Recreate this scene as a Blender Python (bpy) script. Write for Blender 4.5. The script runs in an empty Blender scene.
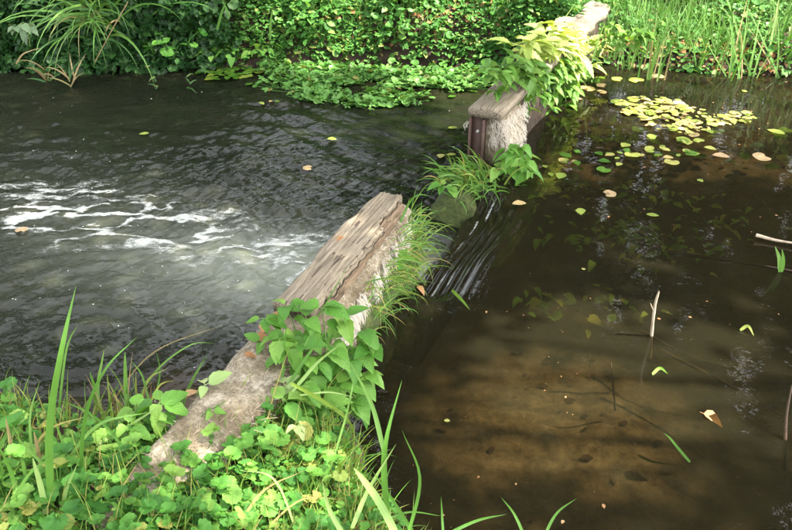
import bpy, math, random
import numpy as np
from mathutils import Vector, Matrix, Euler

random.seed(7)
RNG = np.random.default_rng(11)
S = bpy.context.scene
COL = S.collection
R = math.radians

# ------------------------------------------------------------------ camera
CAM_H, PITCH, FPX = 1.9, 32.0, 849.0
cam = bpy.data.cameras.new('camera')
cam.sensor_width = 36.0
cam.lens = FPX / 792.0 * 36.0
cam.clip_start, cam.clip_end = 0.05, 400.0
camo = bpy.data.objects.new('camera', cam)
camo.location = (0, 0, CAM_H)
camo.rotation_euler = (R(90 - PITCH), 0, 0)
COL.objects.link(camo)
S.camera = camo

# ------------------------------------------------------------------ sky, sun, exposure
SUN_ELEV, SUN_AZ = 57.0, 104.0            # azimuth clockwise from +Y: from the right, a little behind
SUN_DIR = Vector((math.sin(R(SUN_AZ)) * math.cos(R(SUN_ELEV)), math.cos(R(SUN_AZ)) * math.cos(R(SUN_ELEV)), math.sin(R(SUN_ELEV))))
world = bpy.data.worlds.new('World')
S.world = world
world.use_nodes = True
wn = world.node_tree
bg = next(n for n in wn.nodes if n.type == 'BACKGROUND')
sky = wn.nodes.new('ShaderNodeTexSky')
sky.sky_type = 'NISHITA'
sky.sun_disc = False
sky.sun_elevation = R(SUN_ELEV)
sky.sun_rotation = R(SUN_AZ)
sky.air_density = 1.0
sky.dust_density = 6.0
sky.ozone_density = 0.6
haze_bw = wn.nodes.new('ShaderNodeRGBToBW')                              # thin high cloud: the blue is mostly washed out
haze_mix = wn.nodes.new('ShaderNodeMix'); haze_mix.data_type = 'RGBA'; haze_mix.inputs[0].default_value = .78
haze_tint = wn.nodes.new('ShaderNodeMix'); haze_tint.data_type = 'RGBA'; haze_tint.blend_type = 'MULTIPLY'; haze_tint.inputs[0].default_value = 1
haze_tint.inputs[7].default_value = (1.01, 1.0, .97, 1)
wn.links.new(sky.outputs[0], haze_bw.inputs[0]); wn.links.new(haze_bw.outputs[0], haze_tint.inputs[6])
wn.links.new(sky.outputs[0], haze_mix.inputs[6]); wn.links.new(haze_tint.outputs[2], haze_mix.inputs[7])
wn.links.new(haze_mix.outputs[2], bg.inputs[0])
bg.inputs[1].default_value = 0.15
sun = bpy.data.lights.new('sun', 'SUN')
sun.energy = 2.4
sun.angle = R(0.53)
sun.color = (1.0, 0.93, 0.80)
suno = bpy.data.objects.new('sun', sun)
suno.rotation_euler = SUN_DIR.to_track_quat('Z', 'Y').to_euler()
COL.objects.link(suno)
S.view_settings.view_transform = 'Standard'
S.view_settings.look = 'None'
S.view_settings.exposure = 3.4
S.view_settings.gamma = 1.0
S.render.engine = 'CYCLES'
S.cycles.max_bounces = 8
S.cycles.transparent_max_bounces = 16

# ------------------------------------------------------------------ helpers
_p = math.radians(PITCH)
FW = Vector((0, math.cos(_p), -math.sin(_p))); UP = Vector((0, math.sin(_p), math.cos(_p)))
def ray(px, py):
    return FW + Vector((1, 0, 0)) * ((px - 396) / FPX) + UP * ((265 - py) / FPX)
def at(px, py, z):
    d = ray(px, py); t = (z - CAM_H) / d.z
    return Vector((0, 0, CAM_H)) + d * t
def aty(px, py, y):
    d = ray(px, py); t = y / d.y
    return Vector((0, 0, CAM_H)) + d * t

def tag(o, label=None, cat=None, group=None, kind=None):
    if label: o['label'] = label
    if cat: o['category'] = cat
    if group: o['group'] = group
    if kind: o['kind'] = kind
    return o
def empty(name, loc, label, cat, group=None):
    o = bpy.data.objects.new(name, None)
    o.empty_display_size = 0.05
    o.location = loc
    COL.objects.link(o)
    return tag(o, label, cat, group)
def link(name, me, parent=None, loc=None):
    o = bpy.data.objects.new(name, me)
    COL.objects.link(o)
    if parent is not None: o.parent = parent
    if loc is not None: o.location = loc
    return o

def make_mesh(name, V, F, mat, uv=None, smooth=True, attrs=None):
    """V (n,3); F list/array of tris or quads; uv per vertex (n,2)"""
    me = bpy.data.meshes.new(name)
    V = np.asarray(V, dtype=np.float32).reshape(-1, 3)
    if isinstance(F, np.ndarray):
        k = F.shape[1]
        flat = F.reshape(-1).astype(np.int32)
        starts = np.arange(0, len(flat), k, dtype=np.int32)
        totals = np.full(len(starts), k, dtype=np.int32)
    else:
        flat = np.array([i for f in F for i in f], dtype=np.int32)
        totals = np.array([len(f) for f in F], dtype=np.int32)
        starts = np.concatenate([[0], np.cumsum(totals)[:-1]]).astype(np.int32)
    me.vertices.add(len(V)); me.vertices.foreach_set('co', V.reshape(-1))
    me.loops.add(len(flat)); me.loops.foreach_set('vertex_index', flat)
    me.polygons.add(len(starts)); me.polygons.foreach_set('loop_start', starts)
    me.polygons.foreach_set('loop_total', totals)
    if smooth: me.polygons.foreach_set('use_smooth', np.ones(len(starts), dtype=bool))
    if uv is not None:
        l = me.uv_layers.new(name='UVMap')
        l.data.foreach_set('uv', np.asarray(uv, dtype=np.float32)[flat].reshape(-1))
    if attrs:
        for k_, a in attrs.items():
            at_ = me.attributes.new(k_, 'FLOAT', 'POINT'); at_.data.foreach_set('value', np.asarray(a, dtype=np.float32))
    me.update(calc_edges=True); me.validate()
    for m in (mat if isinstance(mat, (list, tuple)) else [mat]): me.materials.append(m)
    return me

class Acc:
    """collects pieces into one mesh"""
    def __init__(self): self.V = []; self.F = []; self.U = []; self.n = 0
    def add(self, V, F, U=None):
        V = np.asarray(V, dtype=np.float32)
        self.V.append(V); self.F.append(np.asarray(F) + self.n)
        self.U.append(np.zeros((len(V), 2), np.float32) if U is None else np.asarray(U, np.float32))
        self.n += len(V)
    def mesh(self, name, mat, smooth=True):
        V = np.concatenate(self.V); U = np.concatenate(self.U)
        ks = {f.shape[1] for f in self.F}
        if len(ks) == 1: F = np.concatenate(self.F)
        else: F = [tuple(r) for f in self.F for r in f]
        return make_mesh(name, V, F, mat, U, smooth)

def scatter(tpl, M):
    """tpl=(V,F,U); M (n,3,4) -> merged arrays"""
    V, F, U = tpl
    n = len(M)
    W = np.einsum('nij,vj->nvi', M[:, :, :3], V) + M[:, None, :, 3]
    FF = F[None] + (np.arange(n) * len(V))[:, None, None]
    return W.reshape(-1, 3), FF.reshape(-1, F.shape[1]), np.tile(U, (n, 1))

def frames(P, az, el, roll, sc):
    """matrices whose local Y points (az,el), local Z is the leaf's upper side"""
    P = np.asarray(P, float); n = len(P)
    az = np.broadcast_to(az, n); el = np.broadcast_to(el, n); roll = np.broadcast_to(roll, n); sc = np.broadcast_to(sc, n)
    y = np.stack([np.cos(el) * np.cos(az), np.cos(el) * np.sin(az), np.sin(el)], 1)
    x = np.stack([np.sin(az), -np.cos(az), np.zeros(n)], 1)
    z = np.cross(x, y)
    c, s = np.cos(roll)[:, None], np.sin(roll)[:, None]
    x2 = x * c + z * s; z2 = z * c - x * s
    M = np.zeros((n, 3, 4))
    M[:, :, 0] = x2 * sc[:, None]; M[:, :, 1] = y * sc[:, None]; M[:, :, 2] = z2 * sc[:, None]; M[:, :, 3] = P
    return M
def to_m4(M):
    return Matrix([list(M[0]), list(M[1]), list(M[2]), [0, 0, 0, 1]])

# value noise ---------------------------------------------------------------
def vnoise(x, y, seed=0):
    g = np.random.default_rng(seed).random((64, 64))
    xi = np.floor(x).astype(int); yi = np.floor(y).astype(int)
    fx = x - xi; fy = y - yi
    fx = fx * fx * (3 - 2 * fx); fy = fy * fy * (3 - 2 * fy)
    a = g[yi % 64, xi % 64]; b = g[yi % 64, (xi + 1) % 64]
    c = g[(yi + 1) % 64, xi % 64]; d = g[(yi + 1) % 64, (xi + 1) % 64]
    return (a * (1 - fx) + b * fx) * (1 - fy) + (c * (1 - fx) + d * fx) * fy
def fbm(x, y, seed=0, oct=4):
    t = 0; a = 0.5; s = 0
    for k in range(oct):
        t = t + a * vnoise(x * 2 ** k + 17.3 * k, y * 2 ** k + 5.1 * k, seed + k); s += a; a *= 0.5
    return t / s
def sstep(a, b, x):
    t = np.clip((x - a) / (b - a), 0, 1); return t * t * (3 - 2 * t)

# ------------------------------------------------------------------ materials
def mat(name):
    m = bpy.data.materials.new(name); m.use_nodes = True
    nt = m.node_tree; nt.nodes.clear()
    out = nt.nodes.new('ShaderNodeOutputMaterial')
    return m, nt, out
def N(nt, t, **kw):
    n = nt.nodes.new(t)
    for k, v in kw.items():
        if k in n.inputs: n.inputs[k].default_value = v
        else: setattr(n, k, v)
    return n
def L(nt, a, b): nt.links.new(a, b)
def ramp(nt, fac, stops):
    r = nt.nodes.new('ShaderNodeValToRGB')
    e = r.color_ramp.elements
    while len(e) > 1: e.remove(e[-1])
    e[0].position = stops[0][0]; e[0].color = (*stops[0][1], 1)
    for p, c in stops[1:]:
        k = e.new(p); k.color = (*c, 1)
    if fac is not None: L(nt, fac, r.inputs[0])
    return r.outputs[0]
def math_(nt, op, a, b=None, c=None):
    n = nt.nodes.new('ShaderNodeMath'); n.operation = op
    for i, v in enumerate((a, b, c)):
        if v is None: continue
        if isinstance(v, (int, float)): n.inputs[i].default_value = v
        else: L(nt, v, n.inputs[i])
    return n.outputs[0]
def mixc(nt, f, a, b, mode='MIX'):
    n = nt.nodes.new('ShaderNodeMix'); n.data_type = 'RGBA'; n.blend_type = mode
    for i, v in ((0, f), (6, a), (7, b)):
        if isinstance(v, (int, float)): n.inputs[i].default_value = v
        elif isinstance(v, tuple): n.inputs[i].default_value = (*v, 1)
        else: L(nt, v, n.inputs[i])
    return n.outputs[2]

def leaf_mat(name, cols, vein=0.25, kind='pinnate', gloss=0.4, trans=0.35, spots=0.0, spot_col=(0.25, 0.17, 0.05), rough_bump=0.3):
    """cols: ramp stops over a per-leaf random number"""
    m, nt, out = mat(name)
    geo = N(nt, 'ShaderNodeNewGeometry'); oi = N(nt, 'ShaderNodeObjectInfo')
    rnd = math_(nt, 'FRACT', math_(nt, 'ADD', geo.outputs['Random Per Island'], oi.outputs['Random']))
    col = ramp(nt, rnd, cols)
    uv = N(nt, 'ShaderNodeUVMap'); sep = N(nt, 'ShaderNodeSeparateXYZ'); L(nt, uv.outputs[0], sep.inputs[0])
    u = math_(nt, 'ABSOLUTE', math_(nt, 'SUBTRACT', sep.outputs[0], 0.5))
    tc = N(nt, 'ShaderNodeTexCoord')
    nz = N(nt, 'ShaderNodeTexNoise', Scale=38.0, Detail=3.0); L(nt, tc.outputs['Object'], nz.inputs['Vector'])
    if kind == 'pinnate':
        mid = math_(nt, 'LESS_THAN', u, 0.018)
        w = math_(nt, 'SINE', math_(nt, 'MULTIPLY', math_(nt, 'SUBTRACT', sep.outputs[1], math_(nt, 'MULTIPLY', u, 0.7)), 48.0))
        side = math_(nt, 'GREATER_THAN', w, 0.93)
        v = math_(nt, 'MAXIMUM', mid, math_(nt, 'MULTIPLY', side, 0.6))
        hgt = w
    elif kind == 'palmate':
        a = math_(nt, 'ARCTAN2', math_(nt, 'SUBTRACT', sep.outputs[0], 0.5), math_(nt, 'SUBTRACT', sep.outputs[1], 0.22))
        w = math_(nt, 'COSINE', math_(nt, 'MULTIPLY', a, 6.5))
        v = math_(nt, 'MULTIPLY', math_(nt, 'GREATER_THAN', w, 0.955), 0.8)
        hgt = math_(nt, 'MULTIPLY', w, 1.0)
    else:                                                     # blades: fine lengthwise ribs
        w = math_(nt, 'SINE', math_(nt, 'MULTIPLY', sep.outputs[0], 44.0))
        mid = math_(nt, 'LESS_THAN', u, 0.05)
        v = math_(nt, 'MAXIMUM', math_(nt, 'MULTIPLY', math_(nt, 'GREATER_THAN', w, 0.5), 0.35), mid)
        hgt = w
    light = mixc(nt, 1.0, col, (1.5, 1.35, 1.3), 'MULTIPLY')
    col2 = mixc(nt, math_(nt, 'MULTIPLY', v, vein), col, light)
    col2 = mixc(nt, math_(nt, 'MULTIPLY', nz.outputs[0], 0.55), col2, mixc(nt, 1.0, col2, (0.62, 0.66, 0.55), 'MULTIPLY'))
    if spots > 0:
        n2 = N(nt, 'ShaderNodeTexNoise', Scale=23.0, Detail=2.0); L(nt, tc.outputs['Object'], n2.inputs['Vector'])
        sp = math_(nt, 'GREATER_THAN', n2.outputs[0], 1.0 - spots)
        col2 = mixc(nt, sp, col2, spot_col)
    bump = N(nt, 'ShaderNodeBump', Strength=rough_bump, Distance=0.004)
    L(nt, math_(nt, 'ADD', math_(nt, 'MULTIPLY', hgt, 0.35), nz.outputs[0]), bump.inputs['Height'])
    b = N(nt, 'ShaderNodeBsdfPrincipled', Roughness=gloss)
    b.inputs['Specular IOR Level'].default_value = 0.28
    L(nt, col2, b.inputs['Base Color']); L(nt, bump.outputs[0], b.inputs['Normal'])
    tr = N(nt, 'ShaderNodeBsdfTranslucent')
    tcol = mixc(nt, 1.0, col2, (1.25, 1.15, 0.5), 'MULTIPLY'); L(nt, tcol, tr.inputs[0])
    mx = N(nt, 'ShaderNodeMixShader'); mx.inputs[0].default_value = trans
    L(nt, b.outputs[0], mx.inputs[1]); L(nt, tr.outputs[0], mx.inputs[2]); L(nt, mx.outputs[0], out.inputs[0])
    return m

G = lambda r, g, b: (r, g, b)
M_IVY = leaf_mat('ground_ivy_leaf', [(0, G(.034, .130, .018)), (.45, G(.068, .215, .030)), (.8, G(.115, .28, .042)), (.95, G(.18, .32, .06)), (1, G(.28, .26, .07))], .5, 'palmate', .42, .3, rough_bump=.5)
M_BROAD = leaf_mat('broad_leaf', [(0, G(.070, .205, .028)), (.6, G(.115, .27, .040)), (1, G(.20, .35, .07))], .5, 'pinnate', .45, .35)
M_BUSH = leaf_mat('bush_leaf', [(0, G(.075, .19, .03)), (.6, G(.11, .24, .04)), (1, G(.16, .29, .055))], .35, 'pinnate', .42, .35)
M_PALE = leaf_mat('sunlit_pale_leaf', [(0, G(.30, .42, .09)), (.6, G(.40, .50, .14)), (1, G(.52, .58, .24))], .3, 'pinnate', .45, .35)  # sunlight on the upper plant painted in as a paler leaf colour
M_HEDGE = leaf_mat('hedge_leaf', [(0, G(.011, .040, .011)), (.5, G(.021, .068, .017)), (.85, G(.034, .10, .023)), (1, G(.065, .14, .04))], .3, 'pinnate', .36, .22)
M_HERB = leaf_mat('herb_leaf', [(0, G(.042, .14, .026)), (.5, G(.072, .205, .040)), (.85, G(.115, .26, .055)), (.96, G(.19, .29, .075)), (1, G(.26, .22, .08))], .3, 'palmate', .45, .35)
M_BLADE = leaf_mat('reed_blade', [(0, G(.075, .19, .03)), (.6, G(.11, .25, .045)), (1, G(.18, .32, .09))], .35, 'blade', .42, .3)
M_PBLADE = leaf_mat('pale_blade', [(0, G(.20, .33, .10)), (1, G(.30, .42, .15))], .45, 'blade', .45, .3)
M_YBLADE = leaf_mat('yellow_grass', [(0, G(.10, .22, .03)), (.5, G(.20, .30, .05)), (.8, G(.30, .32, .09)), (1, G(.36, .28, .12))], .3, 'blade', .5, .3)
M_DBLADE = leaf_mat('dark_blade', [(0, G(.03, .09, .02)), (.6, G(.055, .14, .035)), (.85, G(.10, .18, .05)), (1, G(.22, .20, .08))], .3, 'blade', .4, .25)
M_STRAW = leaf_mat('straw_blade', [(0, G(.26, .20, .10)), (.6, G(.33, .26, .13)), (1, G(.20, .14, .07))], .3, 'blade', .6, .2)
M_FLOAT = leaf_mat('floating_leaf', [(0, G(.15, .23, .04)), (.3, G(.25, .31, .06)), (.6, G(.34, .34, .10)), (.8, G(.36, .28, .12)), (1, G(.40, .29, .18))], .3, 'pinnate', .35, .15, .36, (.28, .15, .06))
M_DUCK = leaf_mat('green_floating_leaf', [(0, G(.04, .11, .012)), (.6, G(.075, .17, .02)), (1, G(.16, .20, .03))], .3, 'palmate', .35, .15)
M_CRESS = leaf_mat('cress_leaf', [(0, G(.05, .15, .025)), (.6, G(.09, .22, .045)), (.95, G(.12, .25, .06)), (1, G(.25, .20, .06))], .3, 'palmate', .42, .25)
M_SUB = leaf_mat('submerged_leaf', [(0, G(.12, .28, .03)), (.6, G(.20, .40, .05)), (1, G(.36, .40, .07))], .4, 'pinnate', .5, .2)
M_DEAD = leaf_mat('dead_leaf', [(0, G(.25, .12, .05)), (.5, G(.33, .16, .07)), (1, G(.42, .27, .14))], .3, 'pinnate', .6, .15)
M_CANOPY = leaf_mat('canopy_leaf', [(0, G(.015, .036, .010)), (.6, G(.025, .055, .014)), (1, G(.04, .08, .02))], .1, 'pinnate', .5, .12)
M_STALK = leaf_mat('green_stalk', [(0, G(.10, .20, .045)), (1, G(.15, .25, .06))], .1, 'blade', .45, .1)

def simple_mat(name, stops, scale=20, detail=5, rough=.85, bump=.4, dist=.004, stretch=(1, 1, 1), spec=.3):
    m, nt, out = mat(name)
    tc = N(nt, 'ShaderNodeTexCoord'); mp = N(nt, 'ShaderNodeMapping'); mp.inputs['Scale'].default_value = stretch
    L(nt, tc.outputs['Object'], mp.inputs[0])
    nz = N(nt, 'ShaderNodeTexNoise', Scale=scale, Detail=detail, Roughness=.65); L(nt, mp.outputs[0], nz.inputs['Vector'])
    c = ramp(nt, nz.outputs[0], stops)
    n2 = N(nt, 'ShaderNodeTexNoise', Scale=scale * 5, Detail=4.0); L(nt, mp.outputs[0], n2.inputs['Vector'])
    b = N(nt, 'ShaderNodeBsdfPrincipled', Roughness=rough); b.inputs['Specular IOR Level'].default_value = spec
    bp = N(nt, 'ShaderNodeBump', Strength=bump, Distance=dist)
    L(nt, math_(nt, 'ADD', nz.outputs[0], math_(nt, 'MULTIPLY', n2.outputs[0], .5)), bp.inputs['Height'])
    L(nt, c, b.inputs['Base Color']); L(nt, bp.outputs[0], b.inputs['Normal']); L(nt, b.outputs[0], out.inputs[0])
    return m
M_SOIL = simple_mat('damp_soil', [(.25, G(.010, .007, .004)), (.5, G(.026, .017, .010)), (.75, G(.085, .055, .032))], 14, bump=.8, dist=.02)
M_MOSS = simple_mat('moss', [(.3, G(.02, .03, .008)), (.5, G(.045, .06, .015)), (.7, G(.08, .09, .025))], 40, bump=.9, dist=.01)
M_FLEECE = simple_mat('weathered_fleece', [(.30, G(.07, .052, .034)), (.42, G(.155, .128, .092)), (.54, G(.26, .235, .19)), (.75, G(.34, .32, .28))], 9, 9, .95, .7, .006, spec=.1)
def wall_mat():
    m, nt, out = mat('stained_fleece_concrete')
    tc = N(nt, 'ShaderNodeTexCoord')
    n1 = N(nt, 'ShaderNodeTexNoise', Scale=7.0, Detail=6.0, Roughness=.7); L(nt, tc.outputs['Object'], n1.inputs['Vector'])
    n2 = N(nt, 'ShaderNodeTexNoise', Scale=85.0, Detail=5.0, Roughness=.8); L(nt, tc.outputs['Object'], n2.inputs['Vector'])
    n3 = N(nt, 'ShaderNodeTexNoise', Scale=23.0, Detail=6.0, Roughness=.75); L(nt, tc.outputs['Object'], n3.inputs['Vector'])
    vo = N(nt, 'ShaderNodeTexVoronoi', Scale=110.0); L(nt, tc.outputs['Object'], vo.inputs['Vector'])
    c = ramp(nt, n1.outputs[0], [(.32, G(.10, .074, .042)), (.45, G(.21, .172, .115)), (.57, G(.32, .28, .21)), (.75, G(.42, .39, .32))])
    c = mixc(nt, ramp(nt, n3.outputs[0], [(.46, G(0, 0, 0)), (.62, G(.75, .75, .75))]), c, (.125, .10, .065))
    c = mixc(nt, ramp(nt, n2.outputs[0], [(.38, G(.75, .75, .75)), (.52, G(0, 0, 0))]), c, (.085, .068, .048))
    pit = math_(nt, 'MULTIPLY', math_(nt, 'LESS_THAN', vo.outputs['Distance'], .22), math_(nt, 'GREATER_THAN', n3.outputs[0], .5))
    c = mixc(nt, math_(nt, 'MULTIPLY', pit, .6), c, (.05, .04, .03))
    sep = N(nt, 'ShaderNodeSeparateXYZ'); L(nt, tc.outputs['Object'], sep.inputs[0])
    damp = N(nt, 'ShaderNodeMapRange'); damp.inputs[1].default_value = .10; damp.inputs[2].default_value = -.06; L(nt, math_(nt, 'ADD', sep.outputs[2], math_(nt, 'MULTIPLY', math_(nt, 'SUBTRACT', n3.outputs[0], .5), .12)), damp.inputs[0])
    c = mixc(nt, damp.outputs[0], c, (.030, .034, .016))                 # algae along the waterline
    b = N(nt, 'ShaderNodeBsdfPrincipled', Roughness=.95); b.inputs['Specular IOR Level'].default_value = .1
    bp = N(nt, 'ShaderNodeBump', Strength=.9, Distance=.006)
    L(nt, math_(nt, 'ADD', math_(nt, 'MULTIPLY', n3.outputs[0], .8), math_(nt, 'SUBTRACT', math_(nt, 'MULTIPLY', n2.outputs[0], .7), math_(nt, 'MULTIPLY', pit, .3))), bp.inputs['Height'])
    L(nt, c, b.inputs['Base Color']); L(nt, bp.outputs[0], b.inputs['Normal']); L(nt, b.outputs[0], out.inputs[0])
    return m
M_FLEECE = wall_mat()
M_FUZZ = simple_mat('fleece_fibre', [(.3, G(.36, .32, .26)), (.7, G(.52, .49, .43))], 8, 2, .9, .1, spec=.1)
M_RUST = simple_mat('rusty_steel', [(.25, G(.040, .026, .020)), (.5, G(.066, .040, .030)), (.75, G(.105, .064, .047))], 14, 6, .7, .5, .003)
M_STEEL = simple_mat('grey_bolt', [(.3, G(.22, .2, .18)), (.7, G(.4, .38, .35))], 40, 3, .5, .2)
M_SILL = simple_mat('wet_concrete', [(.3, G(.02, .02, .014)), (.6, G(.06, .055, .035)), (.8, G(.1, .085, .05))], 12, 5, .4, .6, .01)
M_BARK = simple_mat('bark', [(.3, G(.03, .022, .015)), (.7, G(.10, .08, .06))], 12, 5, .9, .8, .02, (1, 1, .25))
M_STICK = simple_mat('bare_stick', [(.3, G(.17, .12, .07)), (.7, G(.48, .40, .30))], 40, 4, .8, .4, .003, (1, 1, .3))
M_DSTICK = simple_mat('wet_stick', [(.3, G(.02, .013, .008)), (.7, G(.07, .042, .022))], 30, 4, .5, .4, .003)

def wood_mat(name, stops, dark=.0):
    """weathered board, grain along local Y"""
    m, nt, out = mat(name)
    tc = N(nt, 'ShaderNodeTexCoord'); mp = N(nt, 'ShaderNodeMapping'); mp.inputs['Scale'].default_value = (1, .06, 1)
    L(nt, tc.outputs['Object'], mp.inputs[0])
    dn = N(nt, 'ShaderNodeTexNoise', Scale=5.0, Detail=2.0); L(nt, tc.outputs['Object'], dn.inputs['Vector'])
    ad = N(nt, 'ShaderNodeVectorMath'); ad.operation = 'MULTIPLY_ADD'
    L(nt, dn.outputs['Color'], ad.inputs[0]); ad.inputs[1].default_value = (.010, 0, .010); L(nt, mp.outputs[0], ad.inputs[2])
    n1 = N(nt, 'ShaderNodeTexNoise', Scale=95.0, Detail=8.0, Roughness=.72); L(nt, ad.outputs[0], n1.inputs['Vector'])
    n3 = N(nt, 'ShaderNodeTexNoise', Scale=230.0, Detail=3.0); L(nt, ad.outputs[0], n3.inputs['Vector'])
    n2 = N(nt, 'ShaderNodeTexNoise', Scale=7.0, Detail=5.0); L(nt, tc.outputs['Object'], n2.inputs['Vector'])
    c = ramp(nt, n1.outputs[0], stops)
    c = mixc(nt, math_(nt, 'MULTIPLY', n3.outputs[0], .5), c, mixc(nt, 1.0, c, (.5, .46, .42), 'MULTIPLY'))
    c = mixc(nt, math_(nt, 'MULTIPLY', n2.outputs[0], .7), c, mixc(nt, 1.0, c, (1.0, .88, .74), 'MULTIPLY'))
    vm = N(nt, 'ShaderNodeMapping'); vm.inputs['Scale'].default_value = (1, .022, 1); L(nt, tc.outputs['Object'], vm.inputs[0])
    va = N(nt, 'ShaderNodeVectorMath'); va.operation = 'MULTIPLY_ADD'
    L(nt, dn.outputs['Color'], va.inputs[0]); va.inputs[1].default_value = (.004, 0, .004); L(nt, vm.outputs[0], va.inputs[2])
    vo = N(nt, 'ShaderNodeTexVoronoi', Scale=62.0); vo.feature = 'DISTANCE_TO_EDGE'; L(nt, va.outputs[0], vo.inputs['Vector'])
    crack = math_(nt, 'MULTIPLY', math_(nt, 'LESS_THAN', vo.outputs['Distance'], .035), math_(nt, 'GREATER_THAN', n2.outputs[0], .48))
    c = mixc(nt, math_(nt, 'MULTIPLY', crack, .85), c, (.035, .026, .018))
    b = N(nt, 'ShaderNodeBsdfPrincipled', Roughness=.8); b.inputs['Specular IOR Level'].default_value = .25
    bp = N(nt, 'ShaderNodeBump', Strength=.8, Distance=.006)
    L(nt, math_(nt, 'SUBTRACT', math_(nt, 'ADD', n1.outputs[0], math_(nt, 'MULTIPLY', n3.outputs[0], .6)), crack), bp.inputs['Height'])
    L(nt, c, b.inputs['Base Color']); L(nt, bp.outputs[0], b.inputs['Normal']); L(nt, b.outputs[0], out.inputs[0])
    return m
M_WOOD = wood_mat('weathered_board', [(.30, G(.080, .068, .050)), (.45, G(.185, .160, .120)), (.6, G(.275, .245, .190)), (.75, G(.37, .335, .275))])
M_SPLIT = wood_mat('splintered_wood', [(.30, G(.05, .036, .023)), (.45, G(.125, .092, .06)), (.65, G(.23, .175, .12)), (.8, G(.36, .29, .20))])

# water -----------------------------------------------------------------------
def pond_mat():
    m, nt, out = mat('pond_water')
    tc = N(nt, 'ShaderNodeTexCoord')
    n1 = N(nt, 'ShaderNodeTexNoise', Scale=5.0, Detail=3.0); L(nt, tc.outputs['Object'], n1.inputs['Vector'])
    n2 = N(nt, 'ShaderNodeTexNoise', Scale=26.0, Detail=2.0); L(nt, tc.outputs['Object'], n2.inputs['Vector'])
    bp = N(nt, 'ShaderNodeBump', Strength=.11, Distance=.02)
    L(nt, math_(nt, 'ADD', n1.outputs[0], math_(nt, 'MULTIPLY', n2.outputs[0], .16)), bp.inputs['Height'])
    fr = N(nt, 'ShaderNodeFresnel', IOR=1.333); L(nt, bp.outputs[0], fr.inputs['Normal'])
    tr = N(nt, 'ShaderNodeBsdfTransparent'); tr.inputs[0].default_value = (.58, .515, .375, 1)
    df = N(nt, 'ShaderNodeBsdfDiffuse'); df.inputs[0].default_value = (.018, .0172, .0090, 1)
    m1 = N(nt, 'ShaderNodeMixShader'); m1.inputs[0].default_value = .40
    L(nt, tr.outputs[0], m1.inputs[1]); L(nt, df.outputs[0], m1.inputs[2])
    gl = N(nt, 'ShaderNodeBsdfGlossy', Roughness=.0); L(nt, bp.outputs[0], gl.inputs['Normal'])
    m2 = N(nt, 'ShaderNodeMixShader'); L(nt, fr.outputs[0], m2.inputs[0]); L(nt, m1.outputs[0], m2.inputs[1]); L(nt, gl.outputs[0], m2.inputs[2])
    L(nt, m2.outputs[0], out.inputs[0])
    return m
M_POND = pond_mat()
def stream_mat():
    m, nt, out = mat('stream_water')
    tc = N(nt, 'ShaderNodeTexCoord')
    mp = N(nt, 'ShaderNodeMapping'); mp.inputs['Scale'].default_value = (.5, 1, 1); L(nt, tc.outputs['Object'], mp.inputs[0])
    n1 = N(nt, 'ShaderNodeTexNoise', Scale=40.0, Detail=2.0, Roughness=.5, Distortion=.2); L(nt, mp.outputs[0], n1.inputs['Vector'])
    n2 = N(nt, 'ShaderNodeTexNoise', Scale=2.2, Detail=4.0); L(nt, tc.outputs['Object'], n2.inputs['Vector'])
    bp = N(nt, 'ShaderNodeBump', Strength=.55, Distance=.008); L(nt, n1.outputs[0], bp.inputs['Height'])
    fr = N(nt, 'ShaderNodeFresnel', IOR=1.333); L(nt, bp.outputs[0], fr.inputs['Normal'])
    at_ = N(nt, 'ShaderNodeAttribute', attribute_name='aeration'); bt = N(nt, 'ShaderNodeAttribute', attribute_name='shallow')
    deep = ramp(nt, n2.outputs[0], [(.3, G(.006, .008, .0045)), (.7, G(.012, .0135, .0075))])
    c = mixc(nt, bt.outputs['Fac'], deep, (.075, .042, .018))
    c = mixc(nt, at_.outputs['Fac'], c, (.34, .37, .29))
    df = N(nt, 'ShaderNodeBsdfDiffuse'); L(nt, c, df.inputs[0])
    gl = N(nt, 'ShaderNodeBsdfGlossy', Roughness=.02); L(nt, bp.outputs[0], gl.inputs['Normal'])
    m2 = N(nt, 'ShaderNodeMixShader'); L(nt, fr.outputs[0], m2.inputs[0]); L(nt, df.outputs[0], m2.inputs[1]); L(nt, gl.outputs[0], m2.inputs[2])
    L(nt, m2.outputs[0], out.inputs[0])
    return m
M_STREAM = stream_mat()
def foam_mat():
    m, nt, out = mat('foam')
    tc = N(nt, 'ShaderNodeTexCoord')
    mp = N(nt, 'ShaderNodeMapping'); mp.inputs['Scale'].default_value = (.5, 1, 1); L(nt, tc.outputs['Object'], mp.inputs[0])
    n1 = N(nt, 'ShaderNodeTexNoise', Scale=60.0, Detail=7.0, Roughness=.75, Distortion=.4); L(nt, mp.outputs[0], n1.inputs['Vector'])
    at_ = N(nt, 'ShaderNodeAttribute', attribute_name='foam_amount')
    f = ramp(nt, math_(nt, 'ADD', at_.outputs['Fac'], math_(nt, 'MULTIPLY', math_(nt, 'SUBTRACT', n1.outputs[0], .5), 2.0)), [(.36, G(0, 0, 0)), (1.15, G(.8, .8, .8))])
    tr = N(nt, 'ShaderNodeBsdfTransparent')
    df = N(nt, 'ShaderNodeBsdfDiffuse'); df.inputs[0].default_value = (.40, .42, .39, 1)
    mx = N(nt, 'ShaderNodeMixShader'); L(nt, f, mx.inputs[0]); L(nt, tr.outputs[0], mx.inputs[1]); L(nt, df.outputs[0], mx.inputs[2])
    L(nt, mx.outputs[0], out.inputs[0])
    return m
M_FOAM = foam_mat()
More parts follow.
